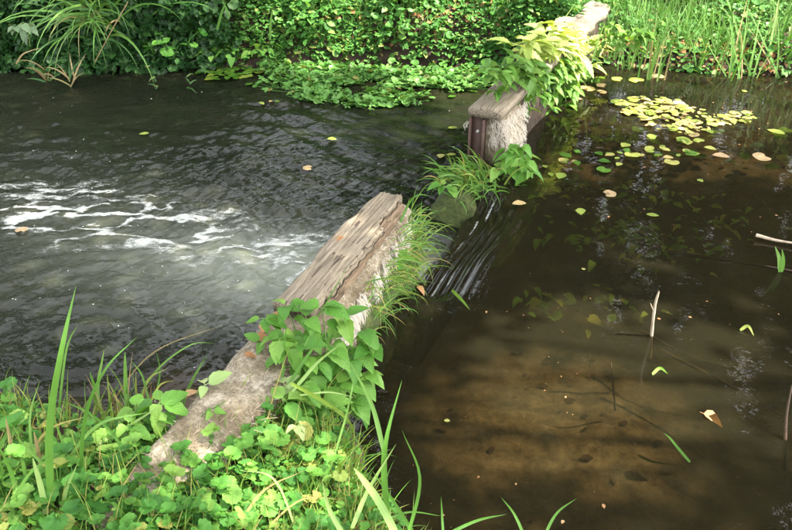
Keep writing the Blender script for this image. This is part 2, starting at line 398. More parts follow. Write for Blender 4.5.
def bed_mat():
    m, nt, out = mat('pond_silt')
    tc = N(nt, 'ShaderNodeTexCoord')
    n1 = N(nt, 'ShaderNodeTexNoise', Scale=2.2, Detail=4.0); L(nt, tc.outputs['Object'], n1.inputs['Vector'])
    n2 = N(nt, 'ShaderNodeTexNoise', Scale=16.0, Detail=7.0, Roughness=.68, Distortion=.25); L(nt, tc.outputs['Object'], n2.inputs['Vector'])
    at_ = N(nt, 'ShaderNodeAttribute', attribute_name='sunlit_sand')
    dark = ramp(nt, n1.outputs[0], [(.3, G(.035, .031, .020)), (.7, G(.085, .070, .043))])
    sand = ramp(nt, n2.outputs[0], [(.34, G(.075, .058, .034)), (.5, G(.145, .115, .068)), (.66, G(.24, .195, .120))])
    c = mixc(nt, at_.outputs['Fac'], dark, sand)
    b = N(nt, 'ShaderNodeBsdfDiffuse'); L(nt, c, b.inputs[0])
    bp = N(nt, 'ShaderNodeBump', Strength=.8, Distance=.03); L(nt, n2.outputs[0], bp.inputs['Height']); L(nt, bp.outputs[0], b.inputs['Normal'])
    L(nt, b.outputs[0], out.inputs[0])
    return m
M_BED = bed_mat()

# ------------------------------------------------------------------ layout of the weir line
C0 = np.array([.05, 2.90]); CU = np.array([.400, .9165]); CN = np.array([.9165, -.400])     # crest start, along, towards the pond
def td(x, y):
    rx, ry = x - C0[0], y - C0[1]
    return rx * CU[0] + ry * CU[1], rx * CN[0] + ry * CN[1]
Z_STREAM = -.16

# ------------------------------------------------------------------ banks
NEAR_SHORE = [(-9, 2.5), (-2.2, 2.28), (-1.27, 2.12), (-.95, 2.0), (-.66, 1.96), (-.5, 2.0), (-.33, 2.15), (-.20, 2.12), (-.12, 1.95), (-.06, 1.72), (.03, 1.52), (.25, 1.41), (.7, 1.33), (1.3, 1.3), (9, 1.1), (9, -9), (-9, -9)]
def sdf(poly, X, Y):
    """positive inside"""
    P = np.array(poly); d = np.full(X.shape, 1e9); inside = np.zeros(X.shape, bool)
    for i in range(len(P)):
        a, b = P[i], P[(i + 1) % len(P)]
        e = b - a; t = np.clip(((X - a[0]) * e[0] + (Y - a[1]) * e[1]) / (e @ e), 0, 1)
        d = np.minimum(d, np.hypot(X - a[0] - t * e[0], Y - a[1] - t * e[1]))
        c = ((a[1] > Y) != (b[1] > Y)) & (X < (b[0] - a[0]) * (Y - a[1]) / (b[1] - a[1] + 1e-12) + a[0])
        inside ^= c
    return np.where(inside, d, -d)
def near_z(X, Y):
    s = sdf(NEAR_SHORE, X, Y)
    z = -.62 + .62 * sstep(-.25, .0, s) + .13 * sstep(-.02, .10, s) + .09 * sstep(.08, .5, s) + .05 * (fbm(X * 4, Y * 4, 3) - .5)
    return z
def far_edge(X):
    return np.interp(X, [-9, -3, -1.6, -.6, .6, .95, 1.2, 1.5, 2.2, 3.2, 9], [6.2, 6.15, 6.12, 6.14, 6.10, 5.95, 5.75, 5.6, 5.44, 5.38, 5.3]) + .05 * (vnoise(X * 3.1, X * 0, 5) - .5)
def far_z(X, Y):
    s = Y - far_edge(X)
    left = 1 - sstep(-1.9, -.9, X); right = sstep(.9, 1.4, X)
    mid = 1 - left - right
    rise = left * (.22 * sstep(-.05, .12, s) + .25 * np.clip(s, 0, 20) * np.exp(-.05 * np.clip(s, 0, 20))) \
        + mid * (.13 * sstep(-.04, .08, s) + .62 * np.clip(s, 0, .55) + .10 * np.clip(s - .55, 0, 20)) \
        + right * (.13 * sstep(-.04, .10, s) + .13 * np.clip(s, 0, 20))
    return -.62 + .60 * sstep(-.35, -.01, s) + rise + .06 * (fbm(X * 3, Y * 3, 8) - .5)
def grid_mesh(name, xs, ys, zf, m, keep=None):
    X, Y = np.meshgrid(xs, ys); Z = zf(X, Y)
    V = np.stack([X, Y, Z], -1).reshape(-1, 3)
    nx, ny = len(xs), len(ys)
    i = np.arange(nx * ny).reshape(ny, nx)
    F = np.stack([i[:-1, :-1], i[:-1, 1:], i[1:, 1:], i[1:, :-1]], -1).reshape(-1, 4)
    if keep is not None:
        F = F[keep(V)[F].all(1)]
    return make_mesh(name, V, F, m)
xs = np.unique(np.concatenate([np.linspace(-60, -4, 12), np.linspace(-4, 4, 220), np.linspace(4, 60, 12)]))
def wide(f, edge_lo):
    return f
tag(link('near_bank', grid_mesh('near_bank', xs, np.unique(np.concatenate([np.linspace(-40, -1, 12), np.linspace(-1, 2.9, 110)])),
    lambda X, Y: near_z(np.clip(X, -8.9, 8.9), np.clip(Y, -8.5, 3)), M_SOIL)), kind='structure')
tag(link('far_bank', grid_mesh('far_bank', xs, np.unique(np.concatenate([np.linspace(5.0, 7.6, 80), np.linspace(7.6, 60, 16)])),
    lambda X, Y: far_z(np.clip(X, -8.9, 8.9), Y), M_SOIL)), kind='structure')

# beds
def bed_z(X, Y):
    t, d = td(X, Y)
    return -.36 - .10 * sstep(1.0, 3.0, d) + .05 * fbm(X * 2.5, Y * 2.5, 21) + .02 * fbm(X * 14, Y * 14, 22)
xb = np.linspace(-1.5, 9, 190); yb = np.linspace(.6, 6.4, 150)
X, Y = np.meshgrid(xb, yb); Z = bed_z(X, Y); Tt, Dd = td(X, Y)
idx = np.arange(X.size).reshape(X.shape)
F = np.stack([idx[:-1, :-1], idx[:-1, 1:], idx[1:, 1:], idx[1:, :-1]], -1).reshape(-1, 4)
F = F[(Dd.reshape(-1)[F] > -.12).all(1)]
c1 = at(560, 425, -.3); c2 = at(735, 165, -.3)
sunlit_sand = np.exp(-(((X - c1.x) / .52) ** 2 + ((Y - c1.y) / .42) ** 2) ** 1.3) * .95 + .30 * np.exp(-(((X - c2.x) / .6) ** 2 + ((Y - c2.y) / .5) ** 2))  # paler silt plus the pools of sunlight, painted into the bed colour
sunlit_sand = np.clip(sunlit_sand * (.55 + .9 * fbm(X * 3, Y * 3, 31)), 0, 1)
tag(link('pond_bed', make_mesh('pond_bed', np.stack([X, Y, Z], -1), F, M_BED, attrs={'sunlit_sand': sunlit_sand.reshape(-1)})), kind='structure')

# pond water: fine near the gap, coarse away; dips over the crest and falls to the stream
ts = np.unique(np.concatenate([np.linspace(-9, -.3, 24), np.linspace(-.3, 1.25, 200), np.linspace(1.25, 7, 24)]))
ds = np.unique(np.concatenate([np.linspace(-.22, .42, 130), np.linspace(.42, 1.2, 20), np.linspace(1.2, 12, 24)]))
T, D = np.meshgrid(ts, ds)
X = C0[0] + T * CU[0] + D * CN[0]; Y = C0[1] + T * CU[1] + D * CN[1]
win = sstep(-.10, .06, T) * (1 - sstep(.80, .98, T))
wob = .035 * (vnoise(T * 4, T * 0 + 3.3, 12) - .5)
rip = (.5 + .5 * fbm(T * 3.5, D * 20, 41))
dd_ = D + wob - .02
dip = np.where(dd_ > 0, -.085 * np.exp(-(np.clip(dd_, 0, 9) / .15) ** 2), -.085 - .20 * sstep(0, .17, -dd_))
ripple = .0060 * np.sin((D + .03 * vnoise(T * 6, T * 0, 13) + .02 * np.sin(T * 3)) * 2 * np.pi / .042) * np.exp(-((dd_ - .08) / .11) ** 2) * (.3 + 1.4 * fbm(T * 9, D * 16, 44)) \
    + .004 * (fbm(T * 22, D * 22, 42) - .5) * np.exp(-((dd_ - .02) / .16) ** 2)
Z = win * (dip + ripple)
# sky glints along the lip, painted as white threads in the foam material
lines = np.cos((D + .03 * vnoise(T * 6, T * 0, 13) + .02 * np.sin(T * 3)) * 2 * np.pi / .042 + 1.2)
sky_glint = win * sstep(.25, .95, lines) * sstep(.44, .66, fbm(T * 6, D * 24, 47, 5)) * np.exp(-((dd_ - .085) / .075) ** 2)
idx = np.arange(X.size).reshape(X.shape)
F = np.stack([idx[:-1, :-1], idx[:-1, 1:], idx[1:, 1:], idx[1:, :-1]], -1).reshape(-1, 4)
F = F[(sky_glint.reshape(-1)[F] > .05).any(1)]
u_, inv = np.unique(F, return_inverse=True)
tag(link('foam', make_mesh('foam', np.stack([X, Y, Z + .002], -1).reshape(-1, 3)[u_], inv.reshape(F.shape), M_FOAM, attrs={'foam_amount': np.clip(sky_glint * 1.15, 0, 1).reshape(-1)[u_]})), 'white threads painted as sky glints on the water sliding through the gap', 'foam', kind='stuff')
idx = np.arange(X.size).reshape(X.shape)
F = np.stack([idx[:-1, :-1], idx[:-1, 1:], idx[1:, 1:], idx[1:, :-1]], -1).reshape(-1, 4)
Dv, Tv = D.reshape(-1), T.reshape(-1)
ok = (Dv > -.03) | ((Tv > -.06) & (Tv < .97))
F = F[ok[F].all(1)][:, ::-1]
tag(link('pond_water', make_mesh('pond_water', np.stack([X, Y, Z], -1), F, M_POND)), kind='structure')

# stream: real waves
def waves(X, Y):
    r = np.random.default_rng(5); z = 0
    t, d = td(X, Y)
    flow = np.exp(-((t - .35 + .12 * d) / .55) ** 2) * np.exp(np.clip(d, -9, 0) * .45)
    wx = .10 * fbm(X * 1.7, Y * 1.7, 61); wy = .10 * fbm(X * 1.7 + 9, Y * 1.7, 62)
    for k in range(64):
        lam = .022 * (14.0 ** r.random()); a = r.normal(-.12, .62) + (math.pi / 2)
        kx, ky = math.cos(a), math.sin(a)
        amp = .0050 * lam ** .95 * (.6 + .8 * r.random())
        z = z + amp * np.sin(2 * np.pi / lam * (kx * (X + wx) + ky * (Y + wy)) + r.random() * 6.28)
    patch = .35 + 1.1 * fbm(X * 1.4, Y * 1.4, 65)
    lx, ly = X + 1.25, Y - 2.75                                     # slow eddy lower left
    ring = .004 * np.sin(2 * np.pi * np.hypot(lx * .8, ly) / .11 + 3 * fbm(X * 2, Y * 2, 66)) * np.exp(-(np.hypot(lx, ly) / .9) ** 2)
    return z * patch * (1 + 1.1 * flow) + ring + .014 * flow * (fbm(X * 9, Y * 9, 67) - .5) * 1.6
xs_ = np.unique(np.concatenate([np.linspace(-9, -3.2, 40), np.linspace(-3.2, 1.0, 640)]))
ys_ = np.unique(np.concatenate([np.linspace(1.8, 4.6, 500), np.linspace(4.6, 6.3, 110)]))
X, Y = np.meshgrid(xs_, ys_)
Z = Z_STREAM + waves(X, Y)
t, d = td(X, Y)
dc = np.clip(-d, 0, 9)
axis = .22 - .30 * dc + .10 * dc ** 2                                   # plume centre bends upstream-left
wid = .24 + .16 * dc
plume = np.exp(-((t - axis) / wid) ** 2) * np.exp(-dc / .75) * (.75 + .5 * fbm(X * 3.0 + 2 * Y, Y * 4.5, 71))
aer = np.clip(plume * .95, 0, .62)
shal = .7 * np.exp(-(((X + .68) / .35) ** 2 + ((Y - 2.25) / .22) ** 2)) * (.3 + fbm(X * 7, Y * 7, 73)) + .25 * np.exp(-((far_edge(X) - Y) / .5) ** 2) * sstep(-1.2, .2, X)
idx = np.arange(X.size).reshape(X.shape)
F = np.stack([idx[:-1, :-1], idx[:-1, 1:], idx[1:, 1:], idx[1:, :-1]], -1).reshape(-1, 4)
F = F[(d.reshape(-1)[F] < -.02).all(1)]
tag(link('stream_water', make_mesh('stream_water', np.stack([X, Y, Z], -1), F, M_STREAM, attrs={'aeration': aer.reshape(-1), 'shallow': np.clip(shal, 0, .8).reshape(-1)})), kind='structure')

# foam: cells of an irregular sheet riding on the waves
fx = np.arange(-2.7, .2, .0065); fy = np.arange(2.45, 4.7, .0065)
X, Y = np.meshgrid(fx, fy); t, d = td(X, Y); dc = np.clip(-d, 0, 9)
axis = .28 - .12 * dc + .048 * dc ** 2
wxp = .25 * (fbm(X * 2.2, Y * 2.2, 81) - .5); wyp = .25 * (fbm(X * 2.2 + 7, Y * 2.2, 82) - .5)
a1 = 1 - np.abs(2 * fbm((X + wxp) * 3.4, (Y + wyp) * 9.5, 83, 7) - 1) * 3.9      # thin winding threads
band = np.exp(-((t - axis - .02) / (.12 + .10 * dc)) ** 2)
churn = np.exp(-((t - .14) / .34) ** 2) * np.exp(-(dc / .80) ** 2)
speck = .4 * sstep(.70, .80, fbm(X * 45, Y * 45, 85, 2)) * .5
streak = sstep(.53, .72, fbm((X + wxp) * 2.4, (Y + wyp) * 14, 93, 7))
a1 = np.clip(.72 * a1 + .70 * streak, -1, 1.2)
den = band * (sstep(.15, 1.0, a1) * np.exp(-((dc - 1.3) / 1.35) ** 2)) * 1.05 + churn * sstep(.36, .62, fbm(X * 13, Y * 26, 84, 6)) * 1.25 + speck * np.exp(-((t - axis) / .8) ** 2) * np.exp(-dc / 1.5) * .9
farm = np.exp(-(((X + 1.85) / .60) ** 2 + ((Y - 3.72) / .24) ** 2)) * sstep(.0, .9, a1) * 1.1
den = np.clip((den + farm) * (.62 + .6 * sstep(.32, .66, fbm(X * 8 + 3, Y * 15, 88))), 0, 1)
Z = Z_STREAM + waves(X, Y) + .003 + .003 * den
idx = np.arange(X.size).reshape(X.shape)
F = np.stack([idx[:-1, :-1], idx[:-1, 1:], idx[1:, 1:], idx[1:, :-1]], -1).reshape(-1, 4)
dv = den.reshape(-1)
F = F[((dv[F] > .06).any(1)) & (d.reshape(-1)[F] < -.10).all(1)]
u_, inv = np.unique(F, return_inverse=True)
tag(link('foam', make_mesh('foam', np.stack([X, Y, Z], -1).reshape(-1, 3)[u_], inv.reshape(F.shape), M_FOAM, attrs={'foam_amount': dv[u_]})), 'white foam drifting across the dark stream from the gap in the weir', 'foam', kind='stuff')

# ------------------------------------------------------------------ leaf templates (base at origin, along +Y, unit length)
def tpl_ovate(w=.5, n=6, fold=.18, droop=.25, serr=0.0, tip=1.0, stalk=.0, widest=.38):
    V, U, F = [], [], []
    for i in range(n + 1):
        v = i / n
        # outline: rises fast, tapers to a point
        a = math.sin(math.pi * v ** (math.log(.5) / math.log(widest))) ** .85 if 0 < v < 1 else 0
        hw = w * .5 * a + .002
        if serr and 0 < i < n: hw *= (1 + serr * (1 if i % 2 else -1))
        z0 = -droop * v * v
        yy = stalk + v * (1 - stalk)
        V += [(-hw, yy, z0 + fold * hw * 1.6), (0, yy, z0), (hw, yy, z0 + fold * hw * 1.6)]
        U += [(.5 - hw / w, v), (.5, v), (.5 + hw / w, v)]
    for i in range(n):
        a = 3 * i
        F += [(a, a + 1, a + 4, a + 3), (a + 1, a + 2, a + 5, a + 4)]
    if stalk > 0:
        k = len(V)
        V += [(-.012, 0, 0), (.012, 0, 0), (.012, stalk, .002), (-.012, stalk, .002)]
        U += [(.5, 0)] * 4
        F += [(k, k + 1, k + 2, k + 3)]
    return np.array(V, np.float32), np.array(F), np.array(U, np.float32)
def tpl_round(lobes=7, n=28, notch=.9, cup=.16, scallop=.06, wav=.05, seed=0, asp=1.1):
    """kidney-round scalloped blade; attached at the notch"""
    r = random.Random(seed)
    V = [(0, .12, 0)]; U = [(.5, .22)]
    ph = r.random() * 6
    rings = (.55, 1.0)
    for q in rings:
        for i in range(n):
            a = -math.pi / 2 + (i + .5) / n * 2 * math.pi
            da = abs(((a + math.pi / 2 + math.pi) % (2 * math.pi)) - math.pi)          # 0 at the notch
            rad = .46 * (1 - notch * .75 * math.exp(-(da / .28) ** 2))
            if q == 1.0: rad *= 1 + scallop * math.cos(n / 3 * a * 1.0 + ph) * 1.0
            x = asp * rad * q * math.cos(a); y = .40 + rad * q * math.sin(a)
            if q < 1: y = .12 + (y - .12) * .9
            z = cup * (q ** 2) * .5 + wav * q * math.sin(lobes * .5 * a + ph) * .9
            V.append((x, y, z)); U.append((.5 + x, .1 + y))
    F = []
    for i in range(n):
        j = (i + 1) % n
        F.append((0, 1 + i, 1 + j)); F.append((1 + i, 1 + n + i, 1 + n + j)); F.append((1 + i, 1 + n + j, 1 + j))
    return np.array(V, np.float32), np.array(F), np.array(U, np.float32)
def tpl_simple(w=.6, fold=.2):
    V = [(0, 0, 0), (-w * .42, .33, fold * .3), (0, .4, 0), (w * .42, .33, fold * .3), (-w * .36, .68, fold * .15), (w * .36, .68, fold * .15), (0, 1, -.12)]
    F = [(0, 2, 1), (0, 3, 2), (1, 2, 4), (2, 3, 5), (2, 6, 4), (2, 5, 6)]
    U = [(.5 + v[0], v[1]) for v in V]
    return np.array(V, np.float32), np.array(F), np.array(U, np.float32)
def tpl_lobed():
    """three-lobed herb leaf from three simple leaflets"""
    V, F, U = tpl_simple(.62)
    out = []
    for a, s, o in ((0, .62, .36), (1.15, .52, .30), (-1.15, .52, .30)):
        c, sn = math.cos(a), math.sin(a)
        W = V.copy() * s
        W = np.stack([W[:, 0] * c - W[:, 1] * sn, W[:, 0] * sn + W[:, 1] * c + o, W[:, 2]], 1)
        out.append(W)
    VV = np.concatenate(out); FF = np.concatenate([F + 7 * k for k in range(3)]); UU = np.concatenate([U] * 3)
    return VV, FF, UU
def tube(pts, rad, nseg=5):
    pts = [Vector(p) for p in pts]; V, F = [], []
    for i, p in enumerate(pts):
        tan = (pts[min(i + 1, len(pts) - 1)] - pts[max(i - 1, 0)]).normalized()
        a = tan.orthogonal().normalized(); b = tan.cross(a)
        rr = rad[i] if isinstance(rad, (list, tuple)) else rad
        for k in range(nseg):
            th = 2 * math.pi * k / nseg
            V.append(p + a * (rr * math.cos(th)) + b * (rr * math.sin(th)))
    for i in range(len(pts) - 1):
        for k in range(nseg):
            F.append((i * nseg + k, i * nseg + (k + 1) % nseg, (i + 1) * nseg + (k + 1) % nseg, (i + 1) * nseg + k))
    return np.array([tuple(v) for v in V], np.float32), np.array(F)
def smooth_path(pts, n):
    """Catmull-Rom through pts"""
    P = [Vector(p) for p in pts]; P = [P[0] * 2 - P[1]] + P + [P[-1] * 2 - P[-2]]
    m = len(P) - 3; out = []
    for i in range(n):
        s = i / (n - 1) * m; k = min(int(s), m - 1); f = s - k
        a, b, c, d = P[k:k + 4]
        out.append(.5 * ((2 * b) + (c - a) * f + (2 * a - 5 * b + 4 * c - d) * f * f + (3 * b - a - 3 * c + d) * f ** 3))
    return out
def blade_geo(path, width, n=11, fold=.25, twist=.0, taper=True, face=None, blunt=False):
    """grass or reed blade along a path, V-folded"""
    P = smooth_path(path, n) if len(path) != n else [Vector(p) for p in path]
    V, F, U = [], [], []
    for i, p in enumerate(P):
        v = i / (n - 1)
        tan = (P[min(i + 1, n - 1)] - P[max(i - 1, 0)]).normalized()
        ref = Vector(face) if face is not None else Vector((0, -1, .35))
        side = tan.cross(ref)
        if side.length < 1e-3: side = Vector((1, 0, 0))
        side.normalize(); nor = side.cross(tan).normalized()
        if twist:
            q = Matrix.Rotation(twist * v, 3, tan); side = q @ side; nor = q @ nor
        w = width * .5 * ((1 - v ** (5 if blunt else 2.2)) * (.7 + .3 * min(1, v * 5)) + (.15 if blunt else .02)) if taper else width * .5
        V += [p - side * w + nor * (fold * w), p, p + side * w + nor * (fold * w)]
        U += [(0, v), (.5, v), (1, v)]
    for i in range(n - 1):
        a = 3 * i
        F += [(a, a + 1, a + 4, a + 3), (a + 1, a + 2, a + 5, a + 4)]
    return np.array([tuple(v) for v in V], np.float32), np.array(F), np.array(U, np.float32)
def arc_path(base, az, lean, length, bend, n=8):
    """starts at lean (radians from vertical) towards az and bends further over"""
    p = Vector(base); out = [p.copy()]; a = lean
    for i in range(n - 1):
        p = p + Vector((math.sin(a) * math.cos(az), math.sin(a) * math.sin(az), math.cos(a))) * (length / (n - 1))
        out.append(p.copy()); a += bend / (n - 1) * (.4 + 1.2 * i / (n - 1))
    return out

# ------------------------------------------------------------------ the weir walls
def box_rounded(acc, prof, path, cap=True):
    pass
def sweep(prof, s0, s1, ns, O, u, n, jit=0., seed=0, widthf=None, cap0=True, cap1=True):
    """closed profile [(w,z)...] (subdivided) swept along u from s0 to s1; returns V,F"""
    prof = np.array(prof, float)
    # subdivide profile
    sub = []
    for i in range(len(prof)):
        a, b = prof[i], prof[(i + 1) % len(prof)]
        k = max(1, int(np.hypot(*(b - a)) / .025))
        for j in range(k): sub.append(a + (b - a) * j / k)
    sub = np.array(sub); m = len(sub); V = []
    r = np.random.default_rng(seed)
    ss = np.linspace(s0, s1, ns)
    cen = sub.mean(0)
    for s in ss:
        wz = sub.copy()
        if widthf: wz[:, 0] *= widthf(s)
        dirs = (sub - cen); dirs /= np.linalg.norm(dirs, axis=1)[:, None] + 1e-6
        ang = np.arange(m) * .35
        nz = fbm(ang * 1.2 + seed, np.full(m, s * 9.0), seed, 4) - .5
        wz = wz + dirs * (nz * jit)[:, None]
        for w, z in wz: V.append((O[0] + u[0] * s + n[0] * w, O[1] + u[1] * s + n[1] * w, z))
    F = []
    for i in range(ns - 1):
        for k in range(m):
            F.append((i * m + k, (i + 1) * m + k, (i + 1) * m + (k + 1) % m, i * m + (k + 1) % m))
    V = np.array(V)
    for flag, base, rev in ((cap0, 0, False), (cap1, (ns - 1) * m, True)):
        if flag:
            c = len(V); V = np.vstack([V, V[base:base + m].mean(0)[None]])
            for k in range(m):
                f = (base + k, base + (k + 1) % m, c)
                F.append(f if not rev else f[::-1])
    return V, F
def local_frame(O, u, z):
    ang = math.atan2(u[1], u[0]) - math.pi / 2
    return Vector((O[0], O[1], z)), ang
def board(name, parent, outline_l, outline_r, s0, s1, top, thick, m, seed, ns=60, nw=22, rough=.004, dishes=None, endjit=.02):
    """board with ragged long edges; local Y along it. outline_l/r: functions of s -> w"""
    S_ = np.linspace(s0, s1, ns); V = []
    r = np.random.default_rng(seed)
    tj0 = endjit * (vnoise(np.arange(nw) * .8, np.zeros(nw), seed) - .5); tj1 = endjit * (vnoise(np.arange(nw) * .9, np.ones(nw) * 3, seed + 1) - .5)
    for layer in (0, 1):
        for i, s in enumerate(S_):
            l, rr = outline_l(s), outline_r(s)
            for j in range(nw):
                f = j / (nw - 1); w = l + (rr - l) * f
                ss = s + (tj0[j] if i == 0 else tj1[j] if i == ns - 1 else 0)
                if layer == 0:
                    g = fbm(np.array([w * 60 + 1.5 * math.sin(s * 4)]), np.array([s * 2.2]), seed, 3)[0] - .5
                    edge = min(f, 1 - f) * (nw - 1)
                    z = top(s, f) + g * rough * 2 - (.006 if edge < .5 else .002 if edge < 1.5 else 0) - (.005 if i in (0, ns - 1) else 0)
                else:
                    z = top(s, f) - thick
                V.append((w, ss, z))
    V = np.array(V); F = []; o = ns * nw
    I = lambda L_, i, j: L_ * o + i * nw + j
    for i in range(ns - 1):
        for j in range(nw - 1):
            F.append((I(0, i, j), I(0, i, j + 1), I(0, i + 1, j + 1), I(0, i + 1, j)))
            F.append((I(1, i, j), I(1, i + 1, j), I(1, i + 1, j + 1), I(1, i, j + 1)))
        F.append((I(0, i, 0), I(0, i + 1, 0), I(1, i + 1, 0), I(1, i, 0)))
        F.append((I(0, i, nw - 1), I(1, i, nw - 1), I(1, i + 1, nw - 1), I(0, i + 1, nw - 1)))
    for j in range(nw - 1):
        F.append((I(0, 0, j), I(1, 0, j), I(1, 0, j + 1), I(0, 0, j + 1)))
        F.append((I(0, ns - 1, j), I(0, ns - 1, j + 1), I(1, ns - 1, j + 1), I(1, ns - 1, j)))
    me = make_mesh(name, V, F, m, smooth=False)
    return link(name, me, parent)

WO = np.array([-.41, 2.33]); WU = np.array([.381, .9246]); WN = np.array([.9246, -.381])
_l, _a = local_frame(WO, WU, 0)
wall = empty('weir_wall', _l, 'low concrete weir wall in the foreground wrapped in whitish fleece, weathered plank on top', 'wall', None)
wall.rotation_euler = (0, 0, _a)
LU, LN, LO = (0, 1), (1, 0), (0, 0)
def wf(s): return .87 - .28 * max(0.0, s) - .22 * max(0.0, -s - .15)                              # the wall narrows toward the gap
# core + fleece-covered body (local frame: x across, y along)
V, F = sweep([(.0, -.6), (.24, -.6), (.245, .0), (.25, .17), (.238, .235), (.20, .252), (.03, .256), (-.004, .245), (-.015, .19), (-.01, .0)], -.95, .885, 90, LO, LU, LN, .020, 4, wf)
link('concrete_body', make_mesh('concrete_body', V, F, M_FLEECE), wall)
lw = lambda s: .0 + .008 * math.sin(s * 9) + .004 * math.sin(s * 31)
def rw(s):                                                           # right edge of the top layer, broken back in the far half
    e = .155 - .02 * s + .003 * math.sin(s * 17) + .003 * math.sin(s * 43) + .003 * math.sin(s * 97)
    if s > .60: e -= .030 * min(1, (s - .60) / .03)
    return e - (.012 if s < .12 else 0) * 1
board('plank', wall, lw, rw, 0.0, .875, lambda s, f: .306 + .004 * math.sin(s * 5 + f * 2) - .012 * max(0, f - .75) * (1 if s < .5 else 0), .040, M_WOOD, 17, 90, 30, .0035)
pl2 = board('plank', wall, lambda s: rw(s) + .003, lambda s: .180 - .050 * s + .002 * math.sin(s * 23) + .002 * math.sin(s * 71), .08, .85, lambda s, f: (.280 if s < .60 else .292) - .03 * f + .004 * math.sin(s * 40), .03, M_SPLIT, 23, 60, 12, .006)
pl2['label'] = 'splintered brown lower strip of the plank'
# fleece fringe of loose fibres
acc = Acc(); r = random.Random(3)
for k in range(2600):
    s = r.uniform(-.9, .88)
    if r.random() < .62:
        w = .25 + r.uniform(-.03, .006); z = r.uniform(.10, .245); az = r.uniform(-.9, .9); dn = r.uniform(-1.3, .1)
    elif r.random() < .5:
        w = r.uniform(-.015, .02); z = r.uniform(.2, .25); az = math.pi + r.uniform(-.8, .8); dn = r.uniform(-.6, .9)
    else:
        w = r.uniform(0, .24) if s < 0 else r.uniform(.2, .24); z = .248; az = r.uniform(0, 6.3); dn = r.uniform(-.2, .5)
    w *= wf(s)
    ln = r.uniform(.008, .022) * (1.5 if r.random() < .10 else 1)
    p = Vector((w, s, z)); d1 = Vector((math.cos(az) * math.cos(dn), math.sin(az) * math.cos(dn), math.sin(dn)))
    q = p + d1 * ln * .6; e = q + (d1 + Vector((r.uniform(-.5, .5), r.uniform(-.5, .5), -.9))) * ln * .4
    sd = d1.cross(Vector((r.uniform(-1, 1), r.uniform(-1, 1), r.uniform(-1, 1)))).normalized() * .0007
    acc.add([p - sd, p + sd, q + sd * .8, q - sd * .8, e, e], [(0, 1, 2, 3), (3, 2, 4, 5)])
for k in range(34):                                                     # matted tufts hanging on the pond side
    s = r.uniform(.0, .84); w = .252 * wf(s)
    for j in range(46):
        p = Vector((w + r.gauss(0, .006), s + r.gauss(0, .013), r.uniform(.13, .22)))
        q = p + Vector((r.uniform(.0, .014), r.gauss(0, .008), -r.uniform(.01, .03))); e = q + Vector((r.uniform(-.006, .01), r.gauss(0, .006), -r.uniform(.01, .035)))
        sd = Vector((0, .0011, .0003))
        acc.add([p - sd, p + sd, q + sd, q - sd, e + sd * .3, e - sd * .3], [(0, 1, 2, 3), (3, 2, 4, 5)])
tag(link('fleece_fibres', acc.mesh('fleece_fibres', M_FUZZ), wall), kind='stuff')

# far wall
FO = np.array([.36, 4.01]); FU = np.array([.443, .8965]); FN = np.array([.8965, -.443])
_l, _a = local_frame(FO, FU, 0)
fwall = empty('weir_wall', _l, 'far weir wall with grey plank cap and rusty steel post, running under the bushy plant to the bank', 'wall')
fwall.rotation_euler = (0, 0, _a)
V, F = sweep([(.03, -.6), (.145, -.6), (.155, .0), (.15, .18), (.145, .262), (.02, .262), (.012, .2), (.02, 0)], .06, 2.3, 60, LO, LU, LN, .05, 9)
link('concrete_body', make_mesh('concrete_body', V, F, M_SOIL), fwall)
V, F = sweep([(.02, -.05), (.165, -.03), (.185, .06), (.182, .18), (.165, .264), (.02, .264), (.008, .2), (.012, .05)], .045, .34, 24, LO, LU, LN, .05, 10)
link('fleece_wrap', make_mesh('fleece_wrap', V, F, M_FLEECE), fwall)
board('plank', fwall, lambda s: .0 + .004 * math.sin(s * 11), lambda s: .172 + .005 * math.sin(s * 8), 0., 1.28, lambda s, f: .325 + .003 * math.sin(s * 6), .045, M_WOOD, 31, 60, 16, .002, endjit=.004)
b2 = board('plank', fwall, lambda s: .01 + .012 * math.sin(s * 14), lambda s: .16 + .012 * math.sin(s * 19), 1.30, 2.25, lambda s, f: .325 - .02 * f, .05, M_WOOD, 33, 50, 14, .006)
# U-section steel post on the end face
acc = Acc()
for (x0, x1, y0, y1) in ((.018, .082, -.004, .004), (.010, .018, -.036, .004), (.082, .090, -.036, .004)):
    z0, z1 = -.5, .268
    v = [(x, y, z) for z in (z0, -.1, .1, z1) for (x, y) in ((x0, y0), (x1, y0), (x1, y1), (x0, y1))]
    f = [(k * 4 + i, k * 4 + (i + 1) % 4, k * 4 + 4 + (i + 1) % 4, k * 4 + 4 + i) for k in range(3) for i in range(4)] + [(12, 13, 14, 15), (3, 2, 1, 0)]
    acc.add([(a, b + .03, c) for a, b, c in v], f)
post = link('steel_post', acc.mesh('steel_post', M_RUST, False), fwall)
V, F = tube([(.05, .030, .195), (.05, .014, .195), (.05, .012, .195)], [.009, .009, .001], 8)
link('bolt', make_mesh('bolt', V, F, M_STEEL), post)
